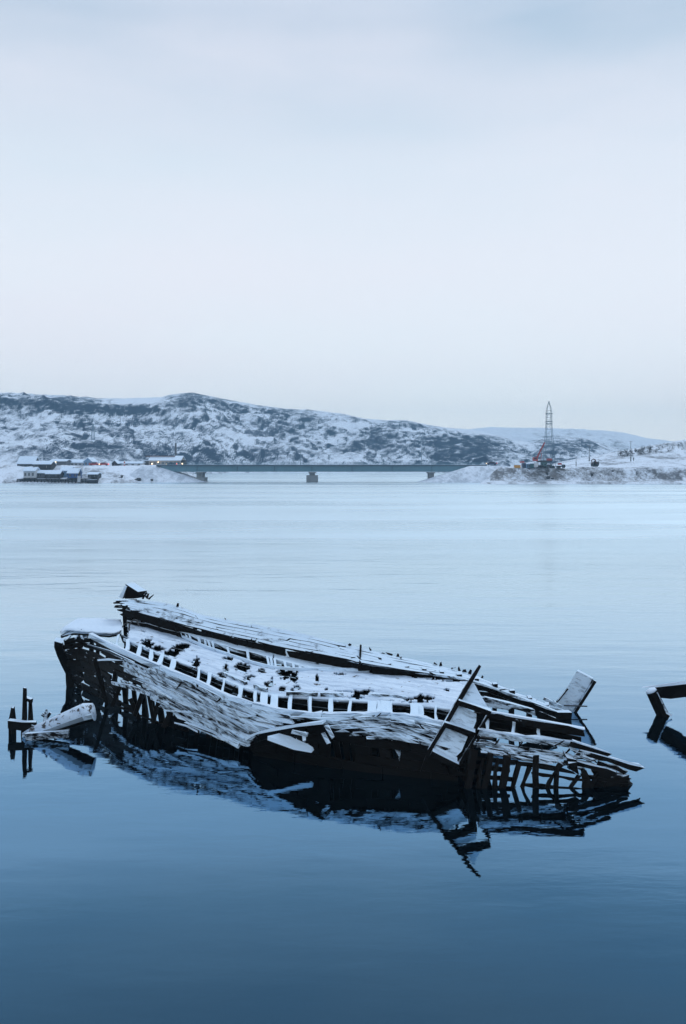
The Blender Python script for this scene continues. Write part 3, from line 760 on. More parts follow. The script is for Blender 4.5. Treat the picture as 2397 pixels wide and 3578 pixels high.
# black collapsed planking amidships
TOP = Line([(866, 2588, .2), (945, 2552, .5), (1040, 2537, .7), (1128, 2527, .9), (1149, 2546, .85), (1276, 2578, .75), (1500, 2604, .7), (1600, 2632, .6), (1680, 2640, .55), (1917, 2674, .45), (2000, 2688, .35)])
def low(x, v):
    a = P(x, TOP.py(x), D=RAIL.D(x) - 0.22); w_ = WL(x); b = Vector((a.x, w_.y - 0.1, -0.25))
    return a * (1 - v) + b * v
GAPS = [(1159, 1196, 0.2, 0.45), (1203, 1241, 0.2, 0.45), (1304, 1327, .2, .35), (1372, 1400, .2, .35)]
for k in range(5):
    x = 872 + k * 4
    while x < 1590:
        x1 = min(1600, x + random.uniform(70, 200))
        for g0, g1, a, b in GAPS:
            if a < (k + .5) / 5 < b + .1:
                if x < g0 < x1: x1 = g0 - 3
                if g0 - 4 <= x < g1: x = g1; x1 = max(x1, x + 30)
        if x1 - x > 8: strip('hull_plank', low, x, x1 - 1, k / 5 + .004, (k + 1) / 5 - .004, 0.07, 'wood_black', 60, 0.01, 0.03)
        x = x1 + 1
        for g0, g1, a, b in GAPS:
            if a < (k + .5) / 5 < b + .1 and abs(x - g0) < 8: x = g1
MB().beam([P(866, 2580, D=25.85), P(905, 2561, D=25.6), P(945, 2549, D=25.4), P(1040, 2534, D=25.0), P(1132, 2522, D=24.6)], 0.2, 0.07, (0, 0, 1), 0.008).build('collapsed_beam', 'wood_full', wreck)
MB().prism([P(935, 2572, D=25.0), P(975, 2562, D=25.2), P(1047, 2582, D=25.1), P(1103, 2600, D=25.0), P(1088, 2616, D=24.9), P(1026, 2605, D=24.9)], (0, -0.03, -0.10)).build('fallen_plank', 'wood_full', wreck)
for x0, y0, x1, y1 in ((1130, 2560, 1150, 2600), (1140, 2535, 1165, 2580), (1366, 2590, 1400, 2640), (1410, 2600, 1396, 2660), (1060, 2560, 1064, 2590), (1020, 2555, 1075, 2566)):
    MB().beam([P(x0, y0, D=24.5), P(x1, y1, D=24.3)], 0.09, 0.07, (0, -1, 0), 0.01).build('fallen_brace', 'wood_half', wreck)
# open lattice of the stern: strakes at a few levels, leaning posts
LEV = [(0.02, 0.14, 1600, 2010), (0.25, 0.37, 1600, 1790), (0.27, 0.37, 1850, 2040), (0.52, 0.62, 1600, 1800), (0.62, 0.70, 1830, 2070), (0.80, 0.9, 1600, 1690)]
for a, b, x0, x1 in LEV:
    n = 2 if x1 - x0 > 250 else 1
    for i in range(n):
        strip('hull_plank', low, x0 + (x1 - x0) * i / n, x0 + (x1 - x0) * (i + 1) / n - 3, a, b, 0.06, 'wood_black', 60, 0.014, 0.10)
for x0, y0, x1, y1, w_ in ((1872, 2640, 1876, 2790, .16), (1945, 2690, 1902, 2775, .08), (2024, 2710, 1978, 2778, .08), (2040, 2690, 2046, 2780, .2), (2086, 2700, 2056, 2785, .11), (2180, 2740, 2128, 2790, .05), (1850, 2680, 1815, 2772, .09), (1772, 2640, 1750, 2770, .15), (1716, 2630, 1690, 2760, .13), (1655, 2620, 1636, 2760, .18), (1815, 2660, 1790, 2765, .12), (2116, 2735, 2084, 2785, .06), (1958, 2670, 1946, 2700, .1), (1740, 2650, 1728, 2740, .08), (1690, 2650, 1672, 2750, .1)):
    a = P(x0, y0, D=23.45); b = P(x1, y1, D=23.3); b2 = Vector((b.x - .06, b.y + .05, -0.6))
    mid = (a + b) / 2 + Vector((random.uniform(-.04, .04), 0, 0))
    MB().beam([a, mid, b, b2] if b.z > -.55 else [a, mid, b], w_, 0.12, (0, -1, 0.1), 0.018, [.8, 1, 1, 1]).build('rib', 'wood_black', wreck)
for pts, w_, tk, mt in (([(1700, 2496), (1790, 2512), (1900, 2532), (2043, 2560)], .13, .16, 'wood_dark'),
                    ([(2000, 2598), (2060, 2616), (2128, 2640)], .12, .11, 'wood_dark'),
                    ([(2025, 2629), (2130, 2656), (2238, 2686)], .14, .12, 'wood_dark'),
                    ([(1975, 2659), (2060, 2676), (2151, 2703)], .18, .10, 'wood_dark'),
                    ([(1960, 2664), (2010, 2676), (2050, 2692)], .1, .08, 'wood_half'),
                    ([(1998, 2620), (2030, 2634), (2070, 2650)], .2, .06, 'wood_half'),
                    ([(2010, 2640), (2050, 2650), (2085, 2662)], .22, .06, 'wood_half'),
                    ([(2100, 2668), (2150, 2682), (2196, 2704)], .12, .1, 'wood_dark'),
                    ([(2070, 2690), (2130, 2704), (2186, 2712)], .16, .09, 'wood_dark'), ([(2085, 2704), (2140, 2716), (2198, 2722)], .2, .08, 'wood_black'), ([(2120, 2690), (2150, 2700), (2180, 2716)], .1, .06, 'wood_half'),
                    ([(2050, 2712), (2130, 2724), (2204, 2732)], .18, .10, 'wood_black'), ([(2075, 2726), (2130, 2736), (2190, 2740)], .2, .08, 'wood_black'),
                    ([(2070, 2738), (2140, 2747), (2200, 2753)], .2, .09, 'wood_black'),
                    ([(1990, 2640), (1996, 2660), (2000, 2690)], .3, .2, 'wood_dark'),
                    ([(2052, 2664), (2062, 2655), (2070, 2645)], .1, .08, 'wood_dark')):
    dd = 24.6 if pts[0][1] < 2500 else 23.5
    n = len(pts); path = [P(x, y, D=dd - 0.9 * (x - pts[0][0]) / 340 * (dd > 24)) for x, y in pts]
    MB().beam([path[0], path[0].lerp(path[1], .5), *path[1:-1], path[-2].lerp(path[-1], .6), path[-1]], w_, tk, (0, 0, 1), 0.02, None, .12).build('stern_timber', mt, wreck)
    if pts[0][0] in (1700, 2000, 2025, 1975): 
        MB().beam([p + Vector((0, 0, tk / 2 + .015)) for p in path], w_ * .85, 0.035, (0, 0, 1), 0.008).build('timber_snow', 'snow_clean', wreck)
for x0, y0, x1, y1 in ((1690, 2440, 1860, 2482), (1690, 2452, 1780, 2476), (1770, 2462, 1868, 2490)):
    MB().beam([P(x0, y0, D=28.2), P((x0 + x1) / 2, (y0 + y1) / 2, D=28.2), P(x1, y1, D=28.2)], 0.2, 0.12, (0, 0, 1), 0.02, None, .06).build('fallen_plank', 'wood_half', wreck)
# leaning wall frame with shelves: long pole, snowed boards, shelves proud of them
DB = lambda y: 23.55 + (2693 - y) / 370 * 1.0
q = lambda x, y, d=0.0: P(x, y, D=DB(y) + d)
fr = empty('leaning_frame', (0, 0, 0)); fr.parent = wreck; fr.location = q(1560, 2680) - wreck.location
def fpart(name, mbuild, mat): return mbuild.build(name, mat, fr)
fpart('pole', MB().beam([q(1470, 2697), q(1500, 2622), q(1560, 2522), q(1612, 2432), q(1660, 2352), q(1676, 2326)], 0.105, 0.1, (0, -1, 0), 0.006, [.35, .8, 1, 1, .9, .7]), 'wood_dark')
for poly in ([(1651, 2388), (1657, 2388), (1680, 2430), (1712, 2482), (1604, 2448)], [(1599, 2462), (1665, 2495), (1664, 2520), (1651, 2553), (1562, 2524)], [(1552, 2540), (1634, 2575), (1613, 2625), (1594, 2643), (1522, 2600)], [(1532, 2600), (1598, 2648), (1598, 2668), (1506, 2625)]):
    fpart('board', MB().prism([q(x, y, 0.05) for x, y in poly], (0, 0.05, 0)), 'wood_board')
for (x0, y0), (x1, y1), dep in (((1600, 2450), (1712, 2489), .30), ((1553, 2527), (1658, 2562), .30), ((1508, 2628), (1600, 2675), .2)):
    fpart('shelf', MB().beam([q(x0, y0, -.05), q((x0 + x1) / 2, (y0 + y1) / 2, -.05), q(x1, y1, -.05)], dep, 0.13, (0, 0.0, 1), 0.006), 'wood_dark')
fpart('side_board', MB().beam([q(1712, 2486, .2), q(1668, 2562, .2), q(1602, 2672, .15)], 0.07, 0.14, (0, -1, 0), 0.008), 'wood_dark')
fpart('post', MB().beam([q(1655, 2510, .22), q(1640, 2640, .2), Vector((q(1632, 2700).x, 23.75, -0.3))], 0.2, 0.12, (0, -1, 0), 0.01), 'wood_dark')
# upright board at the far quarter
Dp = 30.5
MB().prism([P(1932, 2488, D=Dp), P(2000, 2496, D=Dp), P(2070, 2372, D=Dp), P(2016, 2344, D=Dp)], (0.06, 0.10, 0.02)).build('stern_board', 'wood_board', wreck)
MB().beam([P(2003, 2496, D=Dp - .05), P(2078, 2378, D=Dp - .05)], 0.10, 0.16, (0, -1, 0), 0.008).build('stern_board_edge', 'wood_dark', wreck)
MB().beam([P(1932, 2470, D=Dp - .1), P(1985, 2405, D=Dp - .1)], 0.05, 0.05, (0, -1, 0), 0.01).build('brace', 'wood_dark', wreck)
MB().tube([P(1970, 2465, D=Dp - .15), P(2052, 2468, D=Dp - .2)], 0.022, 6).build('rod', 'dark_steel', wreck)
for x0, y0, x1, y1 in ((1900, 2440, 1960, 2470), (1915, 2462, 1975, 2490), (1940, 2450, 1920, 2500), (1960, 2480, 1900, 2486)):
    MB().beam([P(x0, y0, D=29.9), P(x1, y1, D=29.9)], 0.1, 0.1, (0, 0, 1), 0.02).build('broken_timber', 'wood_half', wreck)
MB().beam([P(1880, 2500, D=29.6), P(1990, 2498, D=29.7)], 0.3, 0.25, (0, 0, 1), 0.03).build('broken_timber', 'wood_dark', wreck)

rs = random.Random(21)
for i in range(34):
    x = rs.uniform(430, 2000)
    if rs.random() < .5: p = RAIL(x) + Vector((0, -.05, -.1)); d = Vector((rs.uniform(-.25, .25), -.04, rs.uniform(-.28, .16)))
    else:
        x = rs.uniform(450, 1900); p = BT(x) if rs.random() < .5 else BM(x) + Vector((0, -.03, 0)); d = AX * rs.uniform(-.4, .4) + Vector((0, -.03, rs.uniform(.0, .10)))
    MB().beam([p, p + d * .6, p + d], rs.uniform(.03, .06), .03, (0, -1, .2), .008, [1, .8, .25]).build('splinter', 'wood_dark', wreck)

# ------------------------------------------------------------------ timbers beside the wreck
log = empty('driftwood_timber', P(200, 2575, D=27.6), 'thick snow covered timber rising from the water left of the bow', 'driftwood')
m = MB(); path = [P(80, 2574, D=27.7), P(120, 2560, D=27.65), P(180, 2541, D=27.6), P(250, 2515, D=27.5), P(300, 2496, D=27.4), P(327, 2490, D=27.4)]
m.tube(path, [.05, .12, .18, .23, .26, .24], 12); m.build('trunk', 'wood_full', log, smooth=True)
m = MB(); m.tube([p + Vector((0, -.02, .08)) for p in path], [.04, .12, .18, .23, .26, .21], 12); m.build('snow_cap', 'snow_speckled', log, smooth=True)['kind'] = 'stuff'
m = MB(); m.beam([P(95, 2578, D=27.4), P(160, 2568, D=27.4), P(242, 2562, D=27.35)], 0.2, 0.22, (0, 0, 1), .02); m.build('branch', 'wood_half', log)
stub = empty('broken_post', P(160, 2545, D=28.0), 'short broken post with a ragged cross shaped head behind the snowy timber', 'post')
m = MB(); m.tube([P(158, 2575, D=28), P(160, 2520, D=28), P(162, 2490, D=28), P(163, 2478, D=28)], [.09, .08, .06, .02], 7); m.build('stem', 'wood_half', stub)
m = MB(); m.tube([P(147, 2495, D=28), P(155, 2500, D=28), P(168, 2502, D=28), P(177, 2490, D=28)], [.05, .06, .06, .04], 6); m.build('head', 'wood_dark', stub)
bent = empty('broken_pier', P(70, 2566, D=27.9), 'black broken pier posts with a crossbeam at the left picture edge', 'pier')
for pts, w_, in (([(104, 2440), (107, 2520), (108, 2600)], .15), ([(88, 2405), (86, 2500), (84, 2600)], .13), ([(44, 2470), (42, 2520), (42, 2600)], .16)):
    MB().beam([P(x, y, D=28.0) for x, y in pts], w_, .16, (0, -1, 0), .02, [.6, 1, 1]).build('post', 'wood_dark', bent)
MB().beam([P(30, 2528, D=27.8), P(80, 2530, D=27.8), P(126, 2532, D=27.8)], .2, .22, (0, 0, 1), .02).build('crossbeam', 'wood_dark', bent)
MB().beam([P(90, 2440, D=27.85), P(112, 2452, D=27.85)], .14, .12, (0, 0, 1), .02).build('bracket', 'wood_dark', bent)
MB().beam([P(110, 2536, D=27.7), P(136, 2540, D=27.7)], .1, .06, (0, 0, 1), .01, [1, .4]).build('splinter', 'wood_dark', bent)
pile = empty('mooring_pile', P(2316, 2499, D=30), 'round black wooden pile with a cap of snow leaning left in open water', 'pile')
a, b = P(2276, 2415, D=30), P(2316, 2499, D=30); e = b + (b - a) * 0.5
MB().tube([a, (a + b) / 2, b, e], [.175, .185, .19, .19], 12).build('trunk', 'wood_dark', pile)
dirv = (a - b).normalized()
MB().tube([a - dirv * .01, a + dirv * .05, a + dirv * .09], [.18, .16, .07], 12).build('snow_cap', 'snow_clean', pile, smooth=True)
MB().beam([P(2296, 2420, D=29.82), P(2330, 2490, D=29.82), P(2347, 2500, D=29.75)], .04, .05, (0, -1, 0), .01).build('strut', 'wood_half', pile)
spar = empty('fallen_spar', P(2440, 2500, D=30.4), 'black squared spar resting behind the leaning pile at the right edge', 'spar')
MB().beam([P(2298, 2420, D=30.6), P(2350, 2416, D=30.1), P(2400, 2412, D=29.6), P(2500, 2404, D=28.7)], .34, .40, (0, 0, 1), .02, [.82, 1, 1, 1.05]).build('spar', 'wood_dark', spar)
MB().beam([P(2246, 2400, D=30.7), P(2298, 2397, D=30.45), P(2350, 2389, D=29.95), P(2400, 2384, D=29.45), P(2500, 2374, D=28.55)], .32, .07, (0, 0, 1), .012, [.3, .8, 1, 1, 1]).build('snow_cap', 'snow_clean', spar)
MB().beam([P(2450, 2415, D=29.2), P(2452, 2545, D=29.2)], .25, .25, (0, 1, 0), .01).build('support', 'wood_dark', spar)

# ------------------------------------------------------------------ bridge
BY = 410.0; bz = lambda py: HCAM - (py - HY) * BY / F
bx = lambda px: (px - CX) * BY / F
bridge = empty('road_bridge', (bx(1090), BY, 0), 'long blue grey girder bridge on concrete piers across the inlet', 'bridge')
xl, xr = bx(548), bx(1700)
MB().box(((xl + xr) / 2, BY + 4, bz(1627)), (xr - xl, 10.4, 0.36)).build('deck', 'concrete', bridge)
MB().box(((xl + xr) / 2, BY - 1.25, bz(1626.5)), (xr - xl, 0.12, 0.55)).build('edge_beam', 'bridge_dark', bridge)
for k, y in enumerate((-0.8, 2.4, 5.6, 8.6)):
    MB().box(((xl + xr) / 2, BY + y, bz(1638.5)), (xr - xl - 4, 0.12, 2.35)).build('girder', 'bridge_paint', bridge)
    MB().box(((xl + xr) / 2, BY + y - .02, bz(1648)), (xr - xl - 4, 0.7, 0.08)).build('flange', 'bridge_paint', bridge)
m = MB()
for i in range(68): m.box((xl + 2 + (xr - xl - 4) * i / 67, BY - 0.9, bz(1638.3)), (0.06, 0.14, 2.3))
m.build('stiffeners', 'bridge_paint', bridge)['kind'] = 'stuff'
for k, z in enumerate((0.35, 0.75, 1.1)):
    MB().box(((xl + xr) / 2, BY - 1.15, bz(1625.2) + z), (xr - xl, 0.07, 0.09)).build('rail', 'bridge_paint', bridge)
m = MB()
for i in range(120): m.box((xl + (xr - xl) * i / 119, BY - 1.15, bz(1625.2) + .55), (0.09, 0.08, 1.15))
m.build('railing_posts', 'bridge_paint', bridge)['kind'] = 'stuff'
MB().box(((xl + xr) / 2, BY - 1.0, bz(1624.2)), (xr - xl, 0.5, 0.12)).build('deck_snow', 'snow_clean', bridge)
for px in (690, 830, 960, 1090, 1230, 1370, 1508):
    MB().box((bx(px), BY - 0.95, bz(1638.3)), (0.22, 0.2, 2.3)).build('girder_joint', 'bridge_dark', bridge)
def pier(px, col_w, foot):
    x = bx(px)
    MB().box((x, BY + 4, (bz(1650) + foot[1]) / 2), (col_w, 7.5, bz(1650) - foot[1])).build('pier_column', 'concrete', bridge)
    MB().box((x, BY + 4, bz(1650) - .25), (col_w + .8, 9.4, .5)).build('pier_cap', 'concrete', bridge)
    if foot[0]: MB().box((x, BY + 4, foot[1] / 2 - .5), (foot[0], 10, foot[1] + 1)).build('pier_footing', 'concrete', bridge)
pier(1090, 2.2, (4.8, 2.9)); pier(1508, 2.2, (0, -.3)); pier(697, 2.6, (4.5, 2.0))
def street_lamp(name, px, py0, py1, D, label, lit=False, group='street lamps along the road'):
    a = P(px, py1, D=D); b = P(px, py0, D=D)
    o = empty(name, a, label, 'street lamp', group)
    MB().tube([a, b], [.13, .08], 6).build('pole', 'steel', o)
    MB().beam([b, b + Vector((.2, 0, .25)), b + Vector((1.2, 0, .35))], .09, .09).build('arm', 'steel', o)
    MB().box(b + Vector((1.4, 0, .32)), (.6, .28, .14)).build('lamp_head', 'warm_lamp' if lit else 'white_paint', o)
street_lamp('street_lamp', 1050, 1572, 1626, BY + 8.6, 'thin unlit street lamp on the bridge near its middle pier')
street_lamp('street_lamp', 1473, 1572, 1626, BY + 8.6, 'thin unlit street lamp near the right pier of the bridge')

# ------------------------------------------------------------------ village on the left shore
def house(name, x0, x1, ye, yr, yb, D, depth, wall, label, gable='side', roof='snow_clean', wins=3, lit=False, wmat=None, group=None, cat='house', stilts=0.0, chimney=False):
    """x0..x1 walls, ye eaves, yr ridge, yb base (pixels); gable 'side': the ridge runs across the view"""
    g = lambda px, py: P(px, py, D=D)
    A, B = g(x0, yb), g(x1, yb); ze, zr = g(x0, ye).z, g(x0, yr).z; zb = A.z
    o = empty(name, ((A.x + B.x) / 2, D + depth / 2, zb - stilts), label, cat, group)
    wdt = B.x - A.x; cx = (A.x + B.x) / 2; cy = D + depth / 2
    ov = 0.35
    if gable == 'side':
        MB().prism([(A.x, D, zb), (A.x, D + depth, zb), (A.x, D + depth, ze), (A.x, cy, zr), (A.x, D, ze)], (wdt, 0, 0)).build('wall', wall, o)
        for s_ in (-1, 1):
            y0, y1 = cy, cy + s_ * (depth / 2 + ov); sl = (zr - ze) / (depth / 2)
            MB().prism([(A.x - ov, y0, zr + .03), (A.x - ov, y1, ze - ov * sl + .03), (A.x - ov, y1, ze - ov * sl + .28), (A.x - ov, y0, zr + .28)], (wdt + 2 * ov, 0, 0)).build('roof', roof, o)
    else:
        MB().prism([(A.x, D, zb), (B.x, D, zb), (B.x, D, ze), (cx, D, zr), (A.x, D, ze)], (0, depth, 0)).build('wall', wall, o)
        for s_ in (-1, 1):
            xe = cx + s_ * (wdt / 2 + ov); sl = (zr - ze) / (wdt / 2)
            MB().prism([(cx, D - ov, zr + .03), (xe, D - ov, ze - ov * sl + .03), (xe, D - ov, ze - ov * sl + .28), (cx, D - ov, zr + .28)], (0, depth + 2 * ov, 0)).build('roof', roof, o)
    hh = ze - zb
    for i in range(wins):
        x = A.x + wdt * (i + .5) / wins
        wn_ = MB().box((x, D - .04, zb + hh * .52), (min(1.0, wdt / wins * .45), .10, min(1.2, hh * .45))).build('window', wmat or ('window_lit' if lit else 'window_glass'), o)
        MB().box((x, D - .10, zb + hh * .52), (.08, .05, min(1.2, hh * .45))).build('frame', 'white_paint', wn_)
    if chimney:
        MB().box((cx + wdt * .2, cy, zr + .5), (.6, .6, 1.4)).build('chimney', 'grey_board', o)
    if stilts:
        n = max(2, int(wdt / 1.6) + 1)
        for i in range(n):
            MB().box((A.x + .15 + (wdt - .3) * i / (n - 1), D + .15, zb - stilts / 2), (.24, .24, stilts)).build('stilt', 'dark_board', o)
        MB().box((cx, cy, zb - .12), (wdt + .5, depth + .5, .2)).build('platform', 'dark_board', o)
    return o
G = 'village houses on the left shore'
house('house', 60, 118, 1620, 1596, 1640, 412, 9, 'dark_board', 'dark house under a broad snowy roof at the left picture edge', wins=4, group=G)
house('house', 82, 121, 1646, 1634, 1670, 387, 7, 'pale_plaster', 'white two storey house over the water at the far left', wins=3, group=G, stilts=4.8, chimney=True)
house('shed', 117, 177, 1622, 1612, 1641, 402, 7, 'dark_board', 'dark wooden shed with low snowy roof beside the lit building', wins=2, group=G, cat='shed')
house('house', 174, 231, 1612, 1606, 1628, 425, 8, 'grey_board', 'grey building with warm lit windows above the waterside sheds', wins=0, group=G)
o = bpy.data.objects['house.002']
for i, px in enumerate((180, 187, 193)):
    p = P(px, 1617, D=424.9); MB().box(p, (.85, .1, 1.3)).build('window', 'window_lit', o)
house('warehouse', 232, 300, 1617, 1607, 1628, 432, 12, 'pale_plaster', 'long pale building with wide snowy roof left of the blue gable', wins=5, group=G, cat='warehouse')
house('house', 293, 320, 1612, 1600, 1628, 428, 10, 'light_blue_paint', 'blue grey house with its gable to the water behind the shore road', gable='front', wins=2, group=G)
house('shed', 120, 158, 1653, 1645, 1668, 390, 5, 'grey_board', 'small grey shed between the white house and the dark jetty', wins=1, group=G, cat='shed', stilts=4.5)
house('shed', 160, 208, 1656, 1645, 1668, 389, 6, 'dark_board', 'low dark boathouse with snowy roof left of the blue houses', wins=2, group=G, cat='shed', stilts=4.5)
house('house', 211, 246, 1645, 1632, 1668, 394, 7, 'light_blue_paint', 'light blue house half hidden behind the dark blue one', wins=2, group=G, stilts=2.0)
o = house('house', 236, 272, 1653, 1638, 1670, 387, 6, 'blue_paint', 'deep blue house with snowy roof and dark gable by the water', wins=2, group=G, stilts=4.6)
MB().prism([(P(272, 1670, D=387).x + .02, 387, P(0, 1670, D=387).z), (P(281, 1670, D=390).x, 390, P(0, 1670, D=387).z), (P(281, 1653, D=390).x, 390, P(0, 1653, D=387).z), (P(277, 1638, D=389).x, 389, P(0, 1638, D=387).z), (P(272, 1653, D=387).x + .02, 387, P(0, 1653, D=387).z)], (0, .3, 0)).build('gable', 'dark_board', o)
house('boathouse', 307, 339, 1658, 1652, 1669, 388, 7, 'dark_board', 'small dark boathouse with snowy roof at the end of the jetty', wins=2, group=G, cat='boathouse')
house('shed', 391, 409, 1618, 1609, 1628, 436, 6, 'dark_board', 'little dark gabled shed beside the road', gable='front', wins=1, group=G, cat='shed')
house('shed', 410, 496, 1619, 1614, 1628, 440, 7, 'pale_plaster', 'low long snow roofed shed left of the roadside building', wins=4, group=G, cat='shed')
o = house('roadside_building', 520, 631, 1609, 1594, 1628, 446, 13, 'plaster', 'long beige building with a snowy hipped roof beside the bridge end', wins=8, group=G, cat='building')
MB().box((P(510, 1620, D=447).x, 450, P(510, 1619, D=447).z), (3, 7, 2.3)).build('annex', 'grey_board', o)
MB().box((P(510, 1620, D=447).x, 450, P(510, 1609, D=447).z), (3.3, 7.4, .3)).build('annex_roof', 'snow_clean', o)
MB().box((P(637, 1620, D=447).x, 450, P(637, 1617, D=447).z), (2, 6, 2.6)).build('annex', 'dark_board', o)
MB().box(P(560, 1594, D=450), (14, .5, .5)).build('ridge_board', 'rust', o)
m = MB(); m.tube([P(614, 1612, D=462), P(614, 1548, D=462)], [.55, .42], 10); m.top('chimney_stack', 'grey_board', 'tall thin grey chimney stack behind the long roadside building', 'chimney')
# jetty in front of the houses
jet = empty('jetty', P(180, 1684, D=384.5), 'dark timber jetty on posts along the water under the village', 'jetty')
MB().box((sx_(200, 384.5), 386, 1.6), (sx_(340, 384.5) - sx_(60, 384.5), 3.2, .3)).build('deck', 'dark_board', jet)
for i in range(24): MB().box((sx_(60 + i * 12, 384.4), 384.4, .55), (.28, .28, 2.2)).build('post', 'dark_board', jet)
for i in range(9): MB().box((sx_(66 + i * 30, 384.7), 384.8, .9 + .25 * (i % 2)), (random.uniform(1.5, 3), .2, .5)).build('fender_board', 'dark_board' if i % 3 else 'grey_board', jet)
m = MB(); m.box((0, 0, 0), (1, 1, 1))
brg = empty('barge', P(324, 1684, D=384), 'dark flat sided barge moored below the boathouse', 'barge')
xb0, xb1 = sx_(308, 383.5), sx_(341, 383.5)
MB().prism([(xb0, 382, -.3), (xb1, 382, -.3), (xb1 + .3, 382, 1.5), (xb0 - .3, 382, 1.3)], (0, 2.0, 0)).build('hull', 'dark_board', brg)
MB().box(((xb0 + xb1) / 2, 383, 1.5), (xb1 - xb0 - .4, 1.6, .16)).build('deck_snow', 'snow_clean', brg)
pp = MB(); pp.box(P(276, 1674, D=384), (1.2, .5, 2.6)); pp.top('concrete_post', 'pale_plaster', 'pale concrete block standing at the jetty beside the blue house', 'block')
# boulders, shrubs on the shore
def boulder(px, py, D, r, label):
    p = P(px, py, D=D); bm = bmesh.new(); bmesh.ops.create_icosphere(bm, subdivisions=2, radius=r)
    for v in bm.verts: v.co *= 1 + .35 * fbm(v.co + p, 3, 1 / r); v.co.z *= .7
    me = bpy.data.meshes.new('boulder'); bm.to_mesh(me); bm.free(); me.materials.append(MATS['rock'])
    o = bpy.data.objects.new('boulder', me); C.objects.link(o); o.location = p; tag(o, label, 'boulder', 'boulders along the waterline')
for px, py, D, r, lb in ((418, 1672, 400, 1.1, 'dark boulder at the left foot of the snowy embankment'), (484, 1675, 401, 1.2, 'largest dark boulder below the middle of the left embankment'), (472, 1677, 401, .7, 'smaller boulder touching the largest one below the left embankment'),
                     (531, 1677, 400, .6, 'single small boulder right of the pair below the left embankment'), (450, 1676, 400, .5, 'tiny dark boulder between the shrub and the pair of boulders'), (1916, 1668, 368, .9, 'dark boulder on the snowy beach below the drilling site'), (1930, 1672, 367, .6, 'small boulder right of the larger one on the right beach')):
    boulder(px, py, D, r, lb)
def shrub(px, py, D, hgt, label):
    base = P(px, py, D=D); o = empty('shrub', base, label, 'shrub', 'bare shrubs on the shores')
    m = MB(); rnd = random.Random(px)
    for i in range(26):
        a = rnd.uniform(0, 6.28); l_ = hgt * rnd.uniform(.5, 1); sp = rnd.uniform(.1, .6)
        e = base + Vector((math.cos(a) * sp * l_, math.sin(a) * sp * l_, l_)); k = base * .4 + e * .6
        m.tube([base, k, e], [.07, .05, .015], 4, False)
        for j in range(3):
            e2 = k + Vector((rnd.uniform(-.5, .5), rnd.uniform(-.5, .5), rnd.uniform(.2, .7))) * hgt * .4
            m.tube([k, e2], [.035, .012], 3, False)
    m.build('branches', 'twig', o)
shrub(426, 1672, 398, 1.9, 'bare dark shrub at the left foot of the embankment')
shrub(1912, 1662, 376, 1.6, 'bare dark shrub on the grassy bank below the drilling site')
shrub(2068, 1668, 374, 2.3, 'bare dark shrub low on the bank under the excavator')
shrub(2140, 1655, 380, 1.8, 'bare shrub high on the bank right of the excavator')

# dark scrub on the crest of the right slope
m = MB(); rnd = random.Random(5)
for i in range(2600):
    u = rnd.random(); px = 2165 + 110 * u if i < 1700 else 2270 + 140 * u
    D = 470 + rnd.uniform(-12, 22)
    v_ = (px - 1655) / 1150 * .85
    best = right_pt(v_, math.sqrt((D - 361) / 330))
    c_ = Vector(best) + Vector((rnd.uniform(-.6, .6), 0, rnd.uniform(0, 1) * rnd.uniform(.3, 1.5) * (1.0 if i < 1700 else .5)))
    if mnoise.noise(Vector((px * .06, D * .05, 1))) < -0.05 - .0: continue
    a_ = Vector((rnd.gauss(0, 1), rnd.gauss(0, 1), rnd.gauss(0, 1))).normalized() * .35; b_ = Vector((rnd.gauss(0, 1), rnd.gauss(0, 1), rnd.gauss(0, 1))).normalized() * .35
    m.add([c_ - a_, c_ + a_, c_ + b_], [(0, 1, 2)])
sc_ = m.build('scrub', 'twig'); tag(sc_, 'dark leafless scrub along the crest of the snowy right slope', 'scrub', None, 'stuff')

# vehicles
def car(px, py, D, col, label, lights='white', facing=1, L=4.4):
    base = P(px, py, D=D); o = empty('car', base, label, 'car', 'cars on the shore road')
    x, y, z = base
    prof = [(-.5, .3), (-.5, .75), (-.46, .85), (-.30, .92), (-.2, 1.42), (.18, 1.45), (.32, .95), (.48, .85), (.5, .6), (.5, .3)]
    MB().prism([(x + a * L * facing, y - .85, z + b) for a, b in prof], (0, 1.7, 0)).build('body', col, o)
    MB().prism([(x + a * L * facing, y - .87, z + b) for a, b in ((-.26, .95), (-.18, 1.36), (.16, 1.38), (.27, .97))], (0, 1.74, 0)).build('side_window', 'window_glass', o)
    for a in (-.31, .31):
        MB().tube([(x + a * L, y - .88, z + .32), (x + a * L, y + .88, z + .32)], .32, 10).build('wheel', 'rubber', o)
    for s_ in (-.6, .6):
        MB().box((x + facing * L * .5, y + s_, z + .68), (.12, .42, .26)).build('headlight', 'warm_lamp', o)
        MB().box((x - facing * L * .5, y + s_, z + .74), (.10, .36, .26)).build('tail_light', 'red_lamp', o)
car(600, 1626.5, 421, 'dark_blue_paint', 'dark car with lights on, crossing onto the left end of the bridge', facing=-1)
car(330, 1627, 428, 'red_paint', 'red car parked on the shore road behind the barge', facing=1)
car(362, 1627, 430, 'red_paint', 'red car further right on the shore road by the little shed', facing=-1)
car(1718, 1625, 409, 'dark_blue_paint', 'dark car with bright headlights coming off the right bridge end', facing=-1)
def lit_lamp(px, py, D, label):
    b = P(px, py, D=D); g_ = b - Vector((0, 0, 1.6)); o = empty('lantern', g_, label, 'lantern', 'small lit lamps by the roadside building')
    MB().tube([g_, b], [.07, .05], 6).build('post', 'steel', o)
    MB().tube([b, b + Vector((0, 0, .2)), b + Vector((0, 0, .5))], [.2, .3, .18], 8).build('glass', 'warm_lamp', o)
lit_lamp(531, 1622, 444, 'left lit lamp in front of the roadside building')
